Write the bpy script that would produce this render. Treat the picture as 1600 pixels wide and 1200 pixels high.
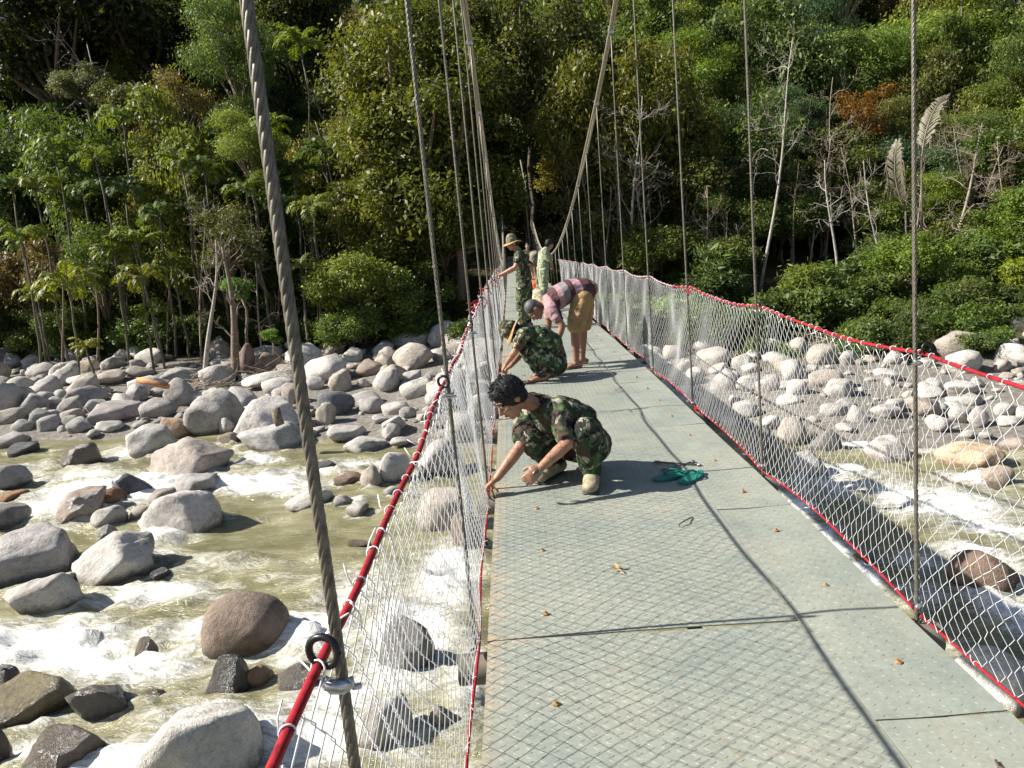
import bpy, math, random
import numpy as np
from mathutils import Matrix, Vector, Euler

# ------------------------------------------------------------------ camera, sky, sun, exposure
for o in list(bpy.data.objects): bpy.data.objects.remove(o, do_unlink=True)
scene = bpy.context.scene
COL = scene.collection
rad = math.radians
F = 1208.0                      # focal length in photo pixels (1600 wide)
PITCH, YAW, ROLL, EYE = rad(10.87), rad(.55), rad(-4.3), 1.55
RM = Matrix.Rotation(YAW, 3, 'Z') @ Matrix.Rotation(math.pi/2 - PITCH, 3, 'X') @ Matrix.Rotation(ROLL, 3, 'Z')
cam_d = bpy.data.cameras.new('camera'); cam = bpy.data.objects.new('camera', cam_d); COL.objects.link(cam)
cam.matrix_world = Matrix.Translation((0, 0, EYE)) @ RM.to_4x4()
cam_d.sensor_width = 36; cam_d.lens = F / 1600 * 36; cam_d.clip_end = 3000; cam_d.clip_start = .02
scene.camera = cam
SUN_EL = rad(38); SUN_AZ = rad(1)      # light comes from -X
sdir = Vector((-math.cos(SUN_EL)*math.cos(SUN_AZ), -math.cos(SUN_EL)*math.sin(SUN_AZ), math.sin(SUN_EL)))
world = bpy.data.worlds.new('World'); scene.world = world; world.use_nodes = True
wn = world.node_tree.nodes; bg = wn['Background']
sky = wn.new('ShaderNodeTexSky'); sky.sky_type = 'NISHITA'; sky.sun_disc = False
sky.sun_elevation = SUN_EL
sky.sun_rotation = math.atan2(sdir.x, sdir.y)
world.node_tree.links.new(sky.outputs[0], bg.inputs[0]); bg.inputs[1].default_value = .056
sl = bpy.data.lights.new('sun', 'SUN'); sl.energy = 5.0; sl.angle = rad(.5); sl.color = (1, .95, .86)
sun = bpy.data.objects.new('sun', sl); COL.objects.link(sun); sun.location = (-30, 0, 40)
sun.rotation_euler = sdir.to_track_quat('Z', 'Y').to_euler()
vs = scene.view_settings
vs.view_transform = 'Standard'; vs.look = 'None'; vs.gamma = 1; vs.exposure = 1.12
scene.render.resolution_x, scene.render.resolution_y = 1024, 768

# ------------------------------------------------------------------ helpers
rnd = random.Random(7)
CAMP = Vector((0, 0, EYE))
def ray(x, y): return RM @ Vector(((x-800)/F, -(y-600)/F, -1))
def at_z(x, y, z): d = ray(x, y); return CAMP + d*((z-EYE)/d.z)
def at_Y(x, y, Y): d = ray(x, y); return CAMP + d*(Y/d.y)
def nv(v): return np.array(v, dtype=np.float64)

def _h(ix, iy, iz, s):
    h = (ix.astype(np.uint32)*np.uint32(374761393) + iy.astype(np.uint32)*np.uint32(668265263)
         + iz.astype(np.uint32)*np.uint32(2147483647 - 5) + np.uint32((s*1274126177) & 0xffffffff))
    h = (h ^ (h >> np.uint32(13))) * np.uint32(1274126177)
    h = h ^ (h >> np.uint32(16))
    return h.astype(np.float64)/4294967295.0
def vnoise(P, seed=0):
    P = np.asarray(P, dtype=np.float64) + 1000.0
    i = np.floor(P).astype(np.int64); f = P - i; f = f*f*(3-2*f)
    x, y, z = i[:, 0], i[:, 1], i[:, 2]; r = 0
    for dx in (0, 1):
        wx = f[:, 0] if dx else 1-f[:, 0]
        for dy in (0, 1):
            wy = f[:, 1] if dy else 1-f[:, 1]
            for dz in (0, 1):
                wz = f[:, 2] if dz else 1-f[:, 2]
                r = r + wx*wy*wz*_h(x+dx, y+dy, z+dz, seed)
    return r*2-1
def fbm(P, oct=4, seed=0):
    P = np.asarray(P, dtype=np.float64); a = 1.0; s = 0; t = 0
    for k in range(oct):
        s = s + a*vnoise(P*(2**k), seed+k*17); t += a; a *= .5
    return s/t
def sstep(a, b, x):
    t = np.clip((x-a)/(b-a), 0, 1); return t*t*(3-2*t)

def np_mesh(name, V, Fc, smooth=False, attr=None):
    """V (n,3); Fc = int array (m,k) or list of such arrays; attr: dict name -> per-vertex floats"""
    V = np.asarray(V, dtype=np.float32)
    if not isinstance(Fc, list): Fc = [Fc]
    Fc = [np.asarray(f, dtype=np.int32) for f in Fc if len(f)]
    me = bpy.data.meshes.new(name)
    me.vertices.add(len(V)); me.vertices.foreach_set('co', V.ravel())
    idx = np.concatenate([f.ravel() for f in Fc]); tot = np.concatenate([np.full(len(f), f.shape[1], np.int32) for f in Fc])
    st = np.concatenate([[0], np.cumsum(tot)[:-1]]).astype(np.int32)
    me.loops.add(len(idx)); me.loops.foreach_set('vertex_index', idx)
    me.polygons.add(len(tot)); me.polygons.foreach_set('loop_start', st)
    me.update(calc_edges=True)
    me.polygons.foreach_set('use_smooth', np.full(len(tot), smooth, dtype=bool))
    for k, a in (attr or {}).items():
        at = me.attributes.new(k, 'FLOAT', 'POINT'); at.data.foreach_set('value', np.asarray(a, dtype=np.float32))
    me.validate(); me.update()
    return me

class MB:
    """collects shapes into one mesh"""
    def __init__(s): s.V = []; s.Q = []; s.T = []; s.n = 0
    def add(s, V, Q=None, T=None):
        V = np.asarray(V, dtype=np.float64)
        s.V.append(V)
        if Q is not None and len(Q): s.Q.append(np.asarray(Q)+s.n)
        if T is not None and len(T): s.T.append(np.asarray(T)+s.n)
        s.n += len(V); return s
    def box(s, lo, hi, M=None):
        V = np.array([(x, y, z) for z in (lo[2], hi[2]) for y in (lo[1], hi[1]) for x in (lo[0], hi[0])])
        if M is not None: V = np.array([tuple(M @ Vector(v)) for v in V])
        return s.add(V, [(0, 2, 3, 1), (4, 5, 7, 6), (0, 1, 5, 4), (2, 6, 7, 3), (0, 4, 6, 2), (1, 3, 7, 5)])
    def tube(s, P, R, seg=6, caps=True, side=None):
        """swept tube; R float, list of floats or list of (a,b)"""
        P = np.asarray(P, dtype=np.float64); n = len(P)
        R = [R]*n if np.isscalar(R) else list(R)
        T = np.gradient(P, axis=0); T /= (np.linalg.norm(T, axis=1, keepdims=True)+1e-12)
        ang = np.arange(seg)*2*math.pi/seg; ca, sa = np.cos(ang), np.sin(ang)
        ref = np.array(side, dtype=np.float64) if side is not None else (np.array((0, 0, 1.)) if abs(T[0][2]) < .9 else np.array((1., 0, 0)))
        base = s.n; rings = []
        u = None
        for i in range(n):
            t = T[i]
            r0 = ref if (u is None or side is not None) else u
            u = r0 - t*np.dot(r0, t); u /= (np.linalg.norm(u)+1e-9); w = np.cross(t, u)
            a, b = R[i] if isinstance(R[i], (tuple, list, np.ndarray)) else (R[i], R[i])
            rings.append(P[i] + np.outer(ca*a, u) + np.outer(sa*b, w))
        V = np.concatenate(rings); Q = []
        k = np.arange(seg); k2 = (k+1) % seg
        for i in range(n-1):
            Q.append(np.stack([i*seg+k, i*seg+k2, (i+1)*seg+k2, (i+1)*seg+k], 1))
        Q = np.concatenate(Q); Tt = []
        if caps:
            V = np.concatenate([V, P[:1], P[-1:]]); c0 = n*seg; c1 = c0+1
            Tt = np.concatenate([np.stack([k2, k, np.full(seg, c0)], 1), np.stack([(n-1)*seg+k, (n-1)*seg+k2, np.full(seg, c1)], 1)])
        return s.add(V, Q, Tt)
    def chain(s, pts, radii, seg=14, side=None):
        """limb: tube through pts with round ends"""
        pts = [nv(p) for p in pts]; rr = [(r, r) if np.isscalar(r) else tuple(r) for r in radii]
        P = []; R = []
        d0 = pts[0]-pts[1]; d0 = d0/(np.linalg.norm(d0)+1e-9); d1 = pts[-1]-pts[-2]; d1 = d1/(np.linalg.norm(d1)+1e-9)
        m0 = min(rr[0]); m1 = min(rr[-1])
        for a in (86, 60, 35):
            P.append(pts[0]+d0*m0*math.sin(rad(a))); c = math.cos(rad(a)); R.append((rr[0][0]*c, rr[0][1]*c))
        for i in range(len(pts)-1):
            for t in (0, .34, .67): P.append(pts[i]*(1-t)+pts[i+1]*t); R.append(tuple(np.array(rr[i])*(1-t)+np.array(rr[i+1])*t))
        P.append(pts[-1]); R.append(rr[-1])
        for a in (35, 60, 86):
            P.append(pts[-1]+d1*m1*math.sin(rad(a))); c = math.cos(rad(a)); R.append((rr[-1][0]*c, rr[-1][1]*c))
        return s.tube(P, R, seg, True, side)
    def ell(s, c, r, M=None, nu=12, nw=8):
        V = []; Q = []
        for j in range(nw+1):
            th = math.pi*(j+.001)/(nw+.002)
            for i in range(nu):
                ph = 2*math.pi*i/nu; V.append((math.sin(th)*math.cos(ph)*r[0], math.sin(th)*math.sin(ph)*r[1], math.cos(th)*r[2]))
        V = np.array(V)
        if M is not None: V = V @ nv(M).T
        V = V + nv(c)
        for j in range(nw):
            for i in range(nu): Q.append((j*nu+i, (j+1)*nu+i, (j+1)*nu+(i+1) % nu, j*nu+(i+1) % nu))
        T = [((0), i, i+1) for i in range(1, nu-1)]; b = nw*nu; T += [(b, b+i+1, b+i) for i in range(1, nu-1)]
        return s.add(V, Q, T)
    def mesh(s, name, smooth=False, off=(0, 0, 0)):
        V = np.concatenate(s.V) - nv(off)
        return np_mesh(name, V, [np.concatenate(s.Q) if s.Q else [], np.concatenate(s.T) if s.T else []], smooth)

def link(name, me, mat=None, parent=None, loc=(0, 0, 0), rot=None, scale=None):
    o = bpy.data.objects.new(name, me); COL.objects.link(o)
    if mat is not None and me is not None and not me.materials: me.materials.append(mat)
    if parent is not None: o.parent = parent
    o.location = loc
    if rot is not None: o.rotation_euler = rot
    if scale is not None: o.scale = scale if not np.isscalar(scale) else (scale,)*3
    return o
def empty(name, loc=(0, 0, 0), rot=None):
    o = bpy.data.objects.new(name, None); COL.objects.link(o); o.location = loc; o.empty_display_size = .1
    if rot is not None: o.rotation_euler = rot
    return o
def tag(o, label=None, cat=None, group=None, kind=None):
    if label: o['label'] = label
    if cat: o['category'] = cat
    if group: o['group'] = group
    if kind: o['kind'] = kind
    return o

# ------------------------------------------------------------------ materials
MATS = {}
class NT:
    def __init__(s, name):
        m = bpy.data.materials.new(name); m.use_nodes = True; s.m = m; s.t = m.node_tree; s.N = s.t.nodes
        s.b = s.N['Principled BSDF']; s.out = s.N['Material Output']; MATS[name] = m
    def n(s, ty, **k):
        x = s.N.new(ty)
        for a, v in k.items():
            if a.startswith('i_'):
                key = a[2:]; key = int(key) if key.isdigit() else key
                x.inputs[key].default_value = v
            else: setattr(x, a, v)
        return x
    def l(s, a, b): s.t.links.new(a, b)
    def coord(s, kind='Object', scale=None):
        c = s.n('ShaderNodeTexCoord').outputs[kind]
        if scale:
            m = s.n('ShaderNodeMapping'); m.inputs['Scale'].default_value = scale; s.l(c, m.inputs[0]); c = m.outputs[0]
        return c
    def noise(s, co, scale, detail=4, rough=.55, dist=0):
        x = s.n('ShaderNodeTexNoise'); x.inputs['Scale'].default_value = scale; x.inputs['Detail'].default_value = detail
        x.inputs['Roughness'].default_value = rough; x.inputs['Distortion'].default_value = dist
        s.l(co, x.inputs['Vector']); return x.outputs['Fac']
    def ramp(s, fac, stops, interp='LINEAR'):
        r = s.n('ShaderNodeValToRGB'); r.color_ramp.interpolation = interp; e = r.color_ramp.elements
        while len(e) < len(stops): e.new(.5)
        for i, (p, c) in enumerate(stops):
            e[i].position = p; c = (c, c, c) if np.isscalar(c) else c; e[i].color = (*c[:3], 1)
        s.l(fac, r.inputs[0]); return r.outputs[0]
    def mix(s, fac, a, b, mode='MIX'):
        x = s.n('ShaderNodeMix', data_type='RGBA', blend_type=mode)
        for v, i in ((fac, 0), (a, 6), (b, 7)):
            if hasattr(v, 'links') or hasattr(v, 'is_linked'): s.l(v, x.inputs[i])
            elif i == 0: x.inputs[0].default_value = v
            else: x.inputs[i].default_value = (*v[:3], 1) if not np.isscalar(v) else (v, v, v, 1)
        return x.outputs[2]
    def bump(s, h, strength=.3, dist=.02):
        b = s.n('ShaderNodeBump'); b.inputs['Strength'].default_value = strength; b.inputs['Distance'].default_value = dist
        s.l(h, b.inputs['Height']); s.l(b.outputs[0], s.b.inputs['Normal']); return b
    def set(s, color=None, rough=None, metal=None, spec=None):
        for v, k in ((color, 'Base Color'), (rough, 'Roughness'), (metal, 'Metallic'), (spec, 'Specular IOR Level')):
            if v is None: continue
            if hasattr(v, 'is_linked'): s.l(v, s.b.inputs[k])
            elif k == 'Base Color': s.b.inputs[k].default_value = (*v[:3], 1)
            else: s.b.inputs[k].default_value = v
        return s.m
def plain(name, color, rough=.6, metal=0, var=.25, scale=30, bump=.15, bd=.003, spec=.5):
    t = NT(name); co = t.coord(); f = t.noise(co, scale, 5)
    lo = tuple(c*(1-var) for c in color); hi = tuple(min(1, c*(1+var)) for c in color)
    t.set(t.ramp(f, [(.3, lo), (.7, hi)]), rough, metal, spec)
    if bump: t.bump(f, bump, bd)
    return t.m

def m_leaf():
    t = NT('leaf'); oi = t.n('ShaderNodeObjectInfo'); at = t.n('ShaderNodeAttribute', attribute_name='tint')
    v = t.ramp(at.outputs['Fac'], [(0, (.5, .55, .55)), (.45, (.85, .9, .85)), (.8, (1.4, 1.3, .9)), (1, (2.3, 1.9, 1.0))])
    c = t.mix(1.0, oi.outputs['Color'], v, 'MULTIPLY')
    t.set(c, .5, 0, .3)
    tr = t.n('ShaderNodeBsdfTranslucent'); c2 = t.mix(1.0, c, (1.5, 1.5, .6), 'MULTIPLY'); t.l(c2, tr.inputs[0])
    ms = t.n('ShaderNodeMixShader'); ms.inputs[0].default_value = .36
    t.l(t.b.outputs[0], ms.inputs[1]); t.l(tr.outputs[0], ms.inputs[2]); t.l(ms.outputs[0], t.out.inputs[0])
    return t.m
def m_rock():
    t = NT('rock'); co = t.coord(); oi = t.n('ShaderNodeObjectInfo')
    add = t.n('ShaderNodeVectorMath', operation='ADD'); t.l(co, add.inputs[0])
    sc = t.n('ShaderNodeVectorMath', operation='SCALE'); comb = t.n('ShaderNodeCombineXYZ')
    for i in range(3): t.l(oi.outputs['Random'], comb.inputs[i])
    t.l(comb.outputs[0], sc.inputs[0]); sc.inputs['Scale'].default_value = 37; t.l(sc.outputs[0], add.inputs[1]); p = add.outputs[0]
    big = t.noise(p, 1.6, 5, .6); fine = t.noise(p, 34, 3, .7); mid = t.noise(p, 7, 5, .65)
    a = t.ramp(big, [(.3, (.62, .58, .53)), (.5, (1, 1, 1)), (.72, (1.18, 1.15, 1.1))])
    b = t.ramp(fine, [(.3, .74), (.5, 1.0), (.7, 1.16)]); d = t.ramp(mid, [(.28, .72), (.5, 1), (.8, 1.12)])
    c = t.mix(1, oi.outputs['Color'], a, 'MULTIPLY'); c = t.mix(1, c, b, 'MULTIPLY'); c = t.mix(1, c, d, 'MULTIPLY')
    g = t.n('ShaderNodeNewGeometry'); sp = t.n('ShaderNodeSeparateXYZ'); t.l(g.outputs['Position'], sp.inputs[0])
    wv = t.n('ShaderNodeMath', operation='MULTIPLY_ADD'); t.l(mid, wv.inputs[0]); wv.inputs[1].default_value = -.45; t.l(sp.outputs[2], wv.inputs[2])
    mr = t.n('ShaderNodeMapRange'); t.l(wv.outputs[0], mr.inputs[0]); mr.inputs[1].default_value = -5.62+.18; mr.inputs[2].default_value = -5.62+.06; mr.inputs[3].default_value = 0; mr.inputs[4].default_value = 1
    c = t.mix(mr.outputs[0], c, t.mix(1, c, (.42, .40, .37), 'MULTIPLY'))      # wet band at the waterline
    rg = t.n('ShaderNodeMapRange'); t.l(mr.outputs[0], rg.inputs[0]); rg.inputs[3].default_value = .8; rg.inputs[4].default_value = .3
    t.set(c, rg.outputs[0], 0, .3)
    s = t.n('ShaderNodeMath', operation='MULTIPLY_ADD'); t.l(mid, s.inputs[0]); s.inputs[1].default_value = 2.2; t.l(fine, s.inputs[2])
    t.bump(s.outputs[0], .7, .05)
    return t.m
def m_wetrock():
    m = MATS['rock'].copy(); m.name = 'rock_wet'; MATS['rock_wet'] = m
    pb = m.node_tree.nodes['Principled BSDF']; m.node_tree.links.remove(pb.inputs['Roughness'].links[0]); pb.inputs['Roughness'].default_value = .25
    m.node_tree.nodes['Principled BSDF'].inputs['Specular IOR Level'].default_value = .6
    return m
def m_water():
    t = NT('river_water'); co = t.coord('Object'); at = t.n('ShaderNodeAttribute', attribute_name='foam')
    m1 = t.coord('Object', (.55, 1.5, 1)); m2 = t.coord('Object', (1.35, 4.0, 1)); m3 = t.coord('Object', (4, 10, 1))
    n1 = t.noise(m1, 1.0, 6, .62, .8); n2 = t.noise(m2, 1.2, 6, .68, 1.2); n3 = t.noise(m3, 1.6, 4, .7, .6)
    # foam factor = attr*1.5 + (n2-.5)*1.5 + (n3-.5)*.8
    def mad(x, k, add):
        a = t.n('ShaderNodeMath', operation='MULTIPLY_ADD'); t.l(x, a.inputs[0]); a.inputs[1].default_value = k
        if hasattr(add, 'is_linked'): t.l(add, a.inputs[2])
        else: a.inputs[2].default_value = add
        return a.outputs[0]
    v = mad(at.outputs['Fac'], 1.3, -1.30); v = mad(n2, 1.35, v); v = mad(n3, .7, v); v = mad(n1, .55, v)
    foam = t.ramp(v, [(.44, 0), (.66, .25), (.86, .62), (1.1, 1)])
    base = t.ramp(n1, [(.3, (.150, .140, .070)), (.5, (.215, .200, .108)), (.72, (.32, .305, .195))])
    fcol = t.ramp(n3, [(.3, (.56, .55, .48)), (.5, (.76, .75, .71)), (.7, (.86, .86, .84))]); col = t.mix(foam, base, fcol)
    t.set(col, None, 0, .5)
    r = t.ramp(foam, [(0, .16), (.6, .7)]); t.l(r, t.b.inputs['Roughness'])
    hh = mad(n2, .8, mad(n3, .35, mad(foam, .35, 0)))
    t.bump(hh, .7, .12)
    return t.m
def m_ground():
    t = NT('ground'); co = t.coord('Object'); g = t.n('ShaderNodeNewGeometry')
    n = t.noise(co, .35, 6, .6); f = t.noise(co, 6, 6, .7)
    sand = t.ramp(f, [(.3, (.10, .088, .074)), (.5, (.17, .155, .135)), (.7, (.30, .28, .25))]); lit = t.ramp(f, [(.3, (.03, .025, .012)), (.55, (.06, .055, .02)), (.75, (.10, .085, .045))])
    at = t.n('ShaderNodeAttribute', attribute_name='sand')
    t.set(t.mix(at.outputs['Fac'], lit, sand), .9, 0, .2); t.bump(f, .6, .08); return t.m
def m_deck():
    t = NT('deck_plate'); co = t.coord('Object'); oi = t.n('ShaderNodeObjectInfo')
    add = t.n('ShaderNodeVectorMath', operation='ADD'); t.l(co, add.inputs[0])
    comb = t.n('ShaderNodeCombineXYZ'); mm = t.n('ShaderNodeMath', operation='MULTIPLY'); t.l(oi.outputs['Random'], mm.inputs[0]); mm.inputs[1].default_value = 53
    t.l(mm.outputs[0], comb.inputs[1]); t.l(comb.outputs[0], add.inputs[1]); p = add.outputs[0]
    n1 = t.noise(p, 1.7, 5, .6); n2 = t.noise(p, 9, 6, .7); n3 = t.noise(p, 60, 3, .6)
    c = t.ramp(n1, [(.25, (.185, .212, .190)), (.45, (.232, .252, .216)), (.62, (.268, .274, .228)), (.78, (.325, .312, .255))])
    c = t.mix(1, c, t.ramp(n2, [(.3, .86), (.5, 1), (.72, 1.1)]), 'MULTIPLY'); c = t.mix(1, c, t.ramp(n3, [(.35, .9), (.65, 1.06)]), 'MULTIPLY')
    at = t.n('ShaderNodeAttribute', attribute_name='rust')
    rr = t.n('ShaderNodeMath', operation='MULTIPLY_ADD'); t.l(n2, rr.inputs[0]); rr.inputs[1].default_value = 1.1
    r2 = t.n('ShaderNodeMath', operation='MULTIPLY_ADD'); t.l(at.outputs['Fac'], r2.inputs[0]); r2.inputs[1].default_value = .62; r2.inputs[2].default_value = -.52
    t.l(r2.outputs[0], rr.inputs[2])
    rf = t.ramp(rr.outputs[0], [(.3, 0), (.8, .5)])
    c = t.mix(rf, c, (.46, .26, .13))
    sp = t.ramp(t.noise(p, 14, 2, .5), [(.66, 0), (.72, .45)]); c = t.mix(sp, c, (.24, .17, .11))
    t.set(c, .6, 0, .35); t.bump(n3, .12, .002); return t.m
def m_camo(name, cols, scale=8.5):
    t = NT(name); co = t.coord('Object')
    a = t.noise(co, scale, 3, .55, 1.0)
    mp = t.n('ShaderNodeMapping'); mp.inputs['Location'].default_value = (7, 3, 5); t.l(co, mp.inputs[0]); b = t.noise(mp.outputs[0], scale*1.25, 3, .55, 1.3)
    mp2 = t.n('ShaderNodeMapping'); mp2.inputs['Location'].default_value = (-5, 9, 2); t.l(co, mp2.inputs[0]); d = t.noise(mp2.outputs[0], scale*1.6, 3, .5, 1.3)
    c = t.ramp(a, [(0, cols[0]), (.5, cols[1])], 'CONSTANT')
    c = t.mix(t.ramp(b, [(0, 0), (.53, 1)], 'CONSTANT'), c, cols[2]); c = t.mix(t.ramp(d, [(0, 0), (.555, 1)], 'CONSTANT'), c, cols[3]); e_ = t.noise(mp.outputs[0], scale*2.1, 2, .5, .6); c = t.mix(t.ramp(e_, [(0, 0), (.60, 1)], 'CONSTANT'), c, cols[4])
    w = t.noise(co, 260, 2); t.set(t.mix(1, c, t.ramp(w, [(.3, .85), (.7, 1.1)]), 'MULTIPLY'), .85, 0, .2)
    fold = t.noise(co, 22, 4, .55, 1.0); t.bump(fold, .7, .02); return t.m
def m_stripe():
    t = NT('striped_shirt'); at = t.n('ShaderNodeAttribute', attribute_name='along'); co = t.coord()
    c = t.ramp(at.outputs['Fac'], [(0, (.33, .20, .205)), (.14, (.075, .035, .04)), (.30, (.36, .22, .225)), (.42, (.19, .18, .175)), (.56, (.075, .035, .04)), (.68, (.37, .235, .24)), (.86, (.08, .04, .045))], 'CONSTANT')
    t.set(c, .85, 0, .2); t.bump(t.noise(co, 16, 3, .5, .8), .5, .02); return t.m

m_leaf(); m_rock(); m_wetrock(); m_water(); m_ground(); m_deck(); m_stripe()
plain('bark', (.16, .12, .085), .9, 0, .45, 9, .8, .03); plain('pale_bark', (.30, .27, .23), .85, 0, .35, 7, .5, .02)
plain('dark_bark', (.07, .052, .036), .9, 0, .4, 8, .8, .03); plain('dry_branch', (.28, .225, .175), .9, 0, .3, 12, .4, .01)
plain('palm_bark', (.12, .105, .075), .9, 0, .4, 10, .6, .02)
plain('wire_rope', (.165, .148, .118), .5, .55, .4, 70, .4, .002); plain('main_cable', (.32, .285, .235), .6, .3, .3, 40, .4, .003)
plain('galvanised_wire', (.74, .745, .75), .34, .12, .12, 60, 0, spec=.7); plain('tie_white', (.8, .79, .77), .45, .2, .1, 60, 0)
plain('pink_rope', (.40, .24, .23), .7, 0, .4, 40, .4, .002); plain('red_rope', (.27, .010, .017), .6, 0, .5, 60, .6, .003, .3); plain('black_steel', (.025, .025, .028), .35, .5, .3, 60, .1)
plain('silver_clamp', (.55, .55, .56), .3, .85, .2, 60, .1); plain('beam_steel', (.16, .145, .115), .6, .25, .35, 14, .2)
plain('rust_bolt', (.33, .17, .07), .7, .2, .5, 120, .4); plain('tower_paint', (.13, .23, .27), .5, .1, .3, 5, .1)
plain('skin', (.33, .17, .105), .48, 0, .22, 28, .25, .003, .45); plain('skin_dark', (.27, .14, .09), .5, 0, .14, 40, .1, .002, .4)
plain('hair_black', (.010, .009, .010), .58, 0, .4, 160, .2, .004, .3); plain('hair_grey', (.055, .055, .056), .55, 0, .4, 200, .6, .004)
plain('eye_white', (.75, .72, .68), .25, 0, .05, 50, 0); plain('eye_dark', (.015, .01, .008), .2, 0, .05, 50, 0); plain('lips', (.27, .11, .09), .5, 0, .1, 50, 0)
plain('khaki', (.33, .215, .10), .85, 0, .2, 14, .5, .02, .2); plain('beige_cloth', (.50, .42, .28), .85, 0, .2, 14, .5, .02, .2)
plain('boot_tan', (.30, .26, .17), .75, 0, .3, 25, .3, .005); plain('boot_dark', (.05, .05, .04), .6, 0, .3, 25, .3, .005)
plain('rubber_green', (.004, .14, .115), .5, 0, .2, 60, .2, .002); plain('strap_green', (.01, .24, .17), .45, 0, .15, 60, 0)
plain('orange_plastic', (.75, .13, .03), .5, 0, .2, 20, .5, .02); plain('blue_cloth', (.03, .07, .35), .7, 0, .2, 20, .4, .02)
plain('slipper', (.16, .10, .07), .7, 0, .2, 40, .2); plain('tool_steel', (.20, .19, .18), .35, .8, .3, 60, .1); plain('twig', (.10, .065, .04), .85, 0, .3, 60, .3)
plain('driftwood', (.42, .20, .09), .85, 0, .35, 10, .5, .02); plain('dead_leaf', (.40, .24, .08), .8, 0, .4, 60, .2)
CAMO = m_camo('camo_green', [(.065, .115, .045), (.030, .062, .030), (.075, .046, .038), (.016, .017, .016), (.30, .265, .21)], 7.5)
CAMO2 = m_camo('camo_bright', [(.075, .14, .05), (.03, .07, .03), (.11, .075, .05), (.02, .022, .018), (.34, .31, .22)], 7)
CAMO3 = m_camo('camo_pale', [(.24, .29, .17), (.29, .31, .20), (.15, .20, .11), (.28, .28, .21), (.36, .36, .28)], 8)
CAMO4 = m_camo('camo_hat', [(.20, .19, .13), (.10, .11, .06), (.15, .10, .075), (.26, .21, .15), (.3, .28, .22)], 14)

# ------------------------------------------------------------------ terrain
WATER = -5.4
def shore(X): return 26.2 - .27*X + 1.2*np.sin(X*.33) + .7*np.sin(X*.9+1)
def ground_z(X, Y, noise=True):
    X = np.asarray(X, dtype=np.float64); Y = np.asarray(Y, dtype=np.float64)
    d = Y - shore(np.clip(X, -60, 60))
    z = np.where(d < 0, WATER + d*.16, 0); z = np.maximum(z, WATER-1.1)
    up = WATER + .1 + .085*np.clip(d, 0, 18) + .21*np.clip(d-18, 0, 16) + .55*np.clip(d-34, 0, 90) + .12*np.clip(d-124, 0, 400)
    z = np.where(d >= 0, up, z)
    z = z + .85*np.clip(-45-X, 0, 90)*sstep(62, 90, Y)                   # rise on the left, added to shade the upper left forest
    z = z + .25*np.clip(X-60, 0, 90)*sstep(50, 80, Y)
    # near bank, behind the camera
    dn = 3.5 - Y; z = np.where(dn > 0, np.maximum(z, np.minimum(WATER-1.1+dn*.95, -.25 + np.clip(dn-6, 0, 50)*.1)), z)
    if noise:
        P = np.stack([X.ravel()*.3, Y.ravel()*.3, np.zeros(X.size)], 1)
        z = z + (fbm(P, 3, 5).reshape(X.shape))*(.22 + .5*sstep(16, 40, d))
    # keep the ground under the far end of the bridge
    return z
def hit_ground(x, y):
    d = ray(x, y); p = None
    lo, hi = 5.0, 90.0
    for Y in np.arange(6, 90, .25):
        q = CAMP + d*(Y/d.y); gz = max(float(ground_z(q.x, q.y, False)), WATER)
        if q.z <= gz: return Vector((q.x, q.y, gz))
    return CAMP + d*(60/d.y)
gx = np.concatenate([np.linspace(-420, -70, 36)[:-1], np.linspace(-70, 70, 211), np.linspace(70, 420, 36)[1:]])
gy = np.concatenate([np.linspace(-400, -12, 30)[:-1], np.linspace(-12, 110, 184), np.linspace(110, 520, 50)[1:]])
GX, GY = np.meshgrid(gx, gy); GZ = ground_z(GX, GY)
def grid_quads(nx, ny):
    i = np.arange(nx-1); j = np.arange(ny-1); I, J = np.meshgrid(i, j); a = (J*nx+I).ravel()
    return np.stack([a, a+1, a+nx+1, a+nx], 1)
dsh = GY - shore(np.clip(GX, -60, 60))
sand = (1-sstep(12, 17, dsh+4.5*sstep(0, 4, GX)-5*np.exp(-((GX+4)/4)**2)+3*fbm(np.stack([GX.ravel()*.2, GY.ravel()*.2, GX.ravel()*0], 1), 3, 9).reshape(GX.shape)))
tr = link('terrain', np_mesh('terrain', np.stack([GX.ravel(), GY.ravel(), GZ.ravel()], 1), grid_quads(len(gx), len(gy)), True, {'sand': sand.ravel()}), MATS['ground'])
tag(tr, kind='structure')

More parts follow.
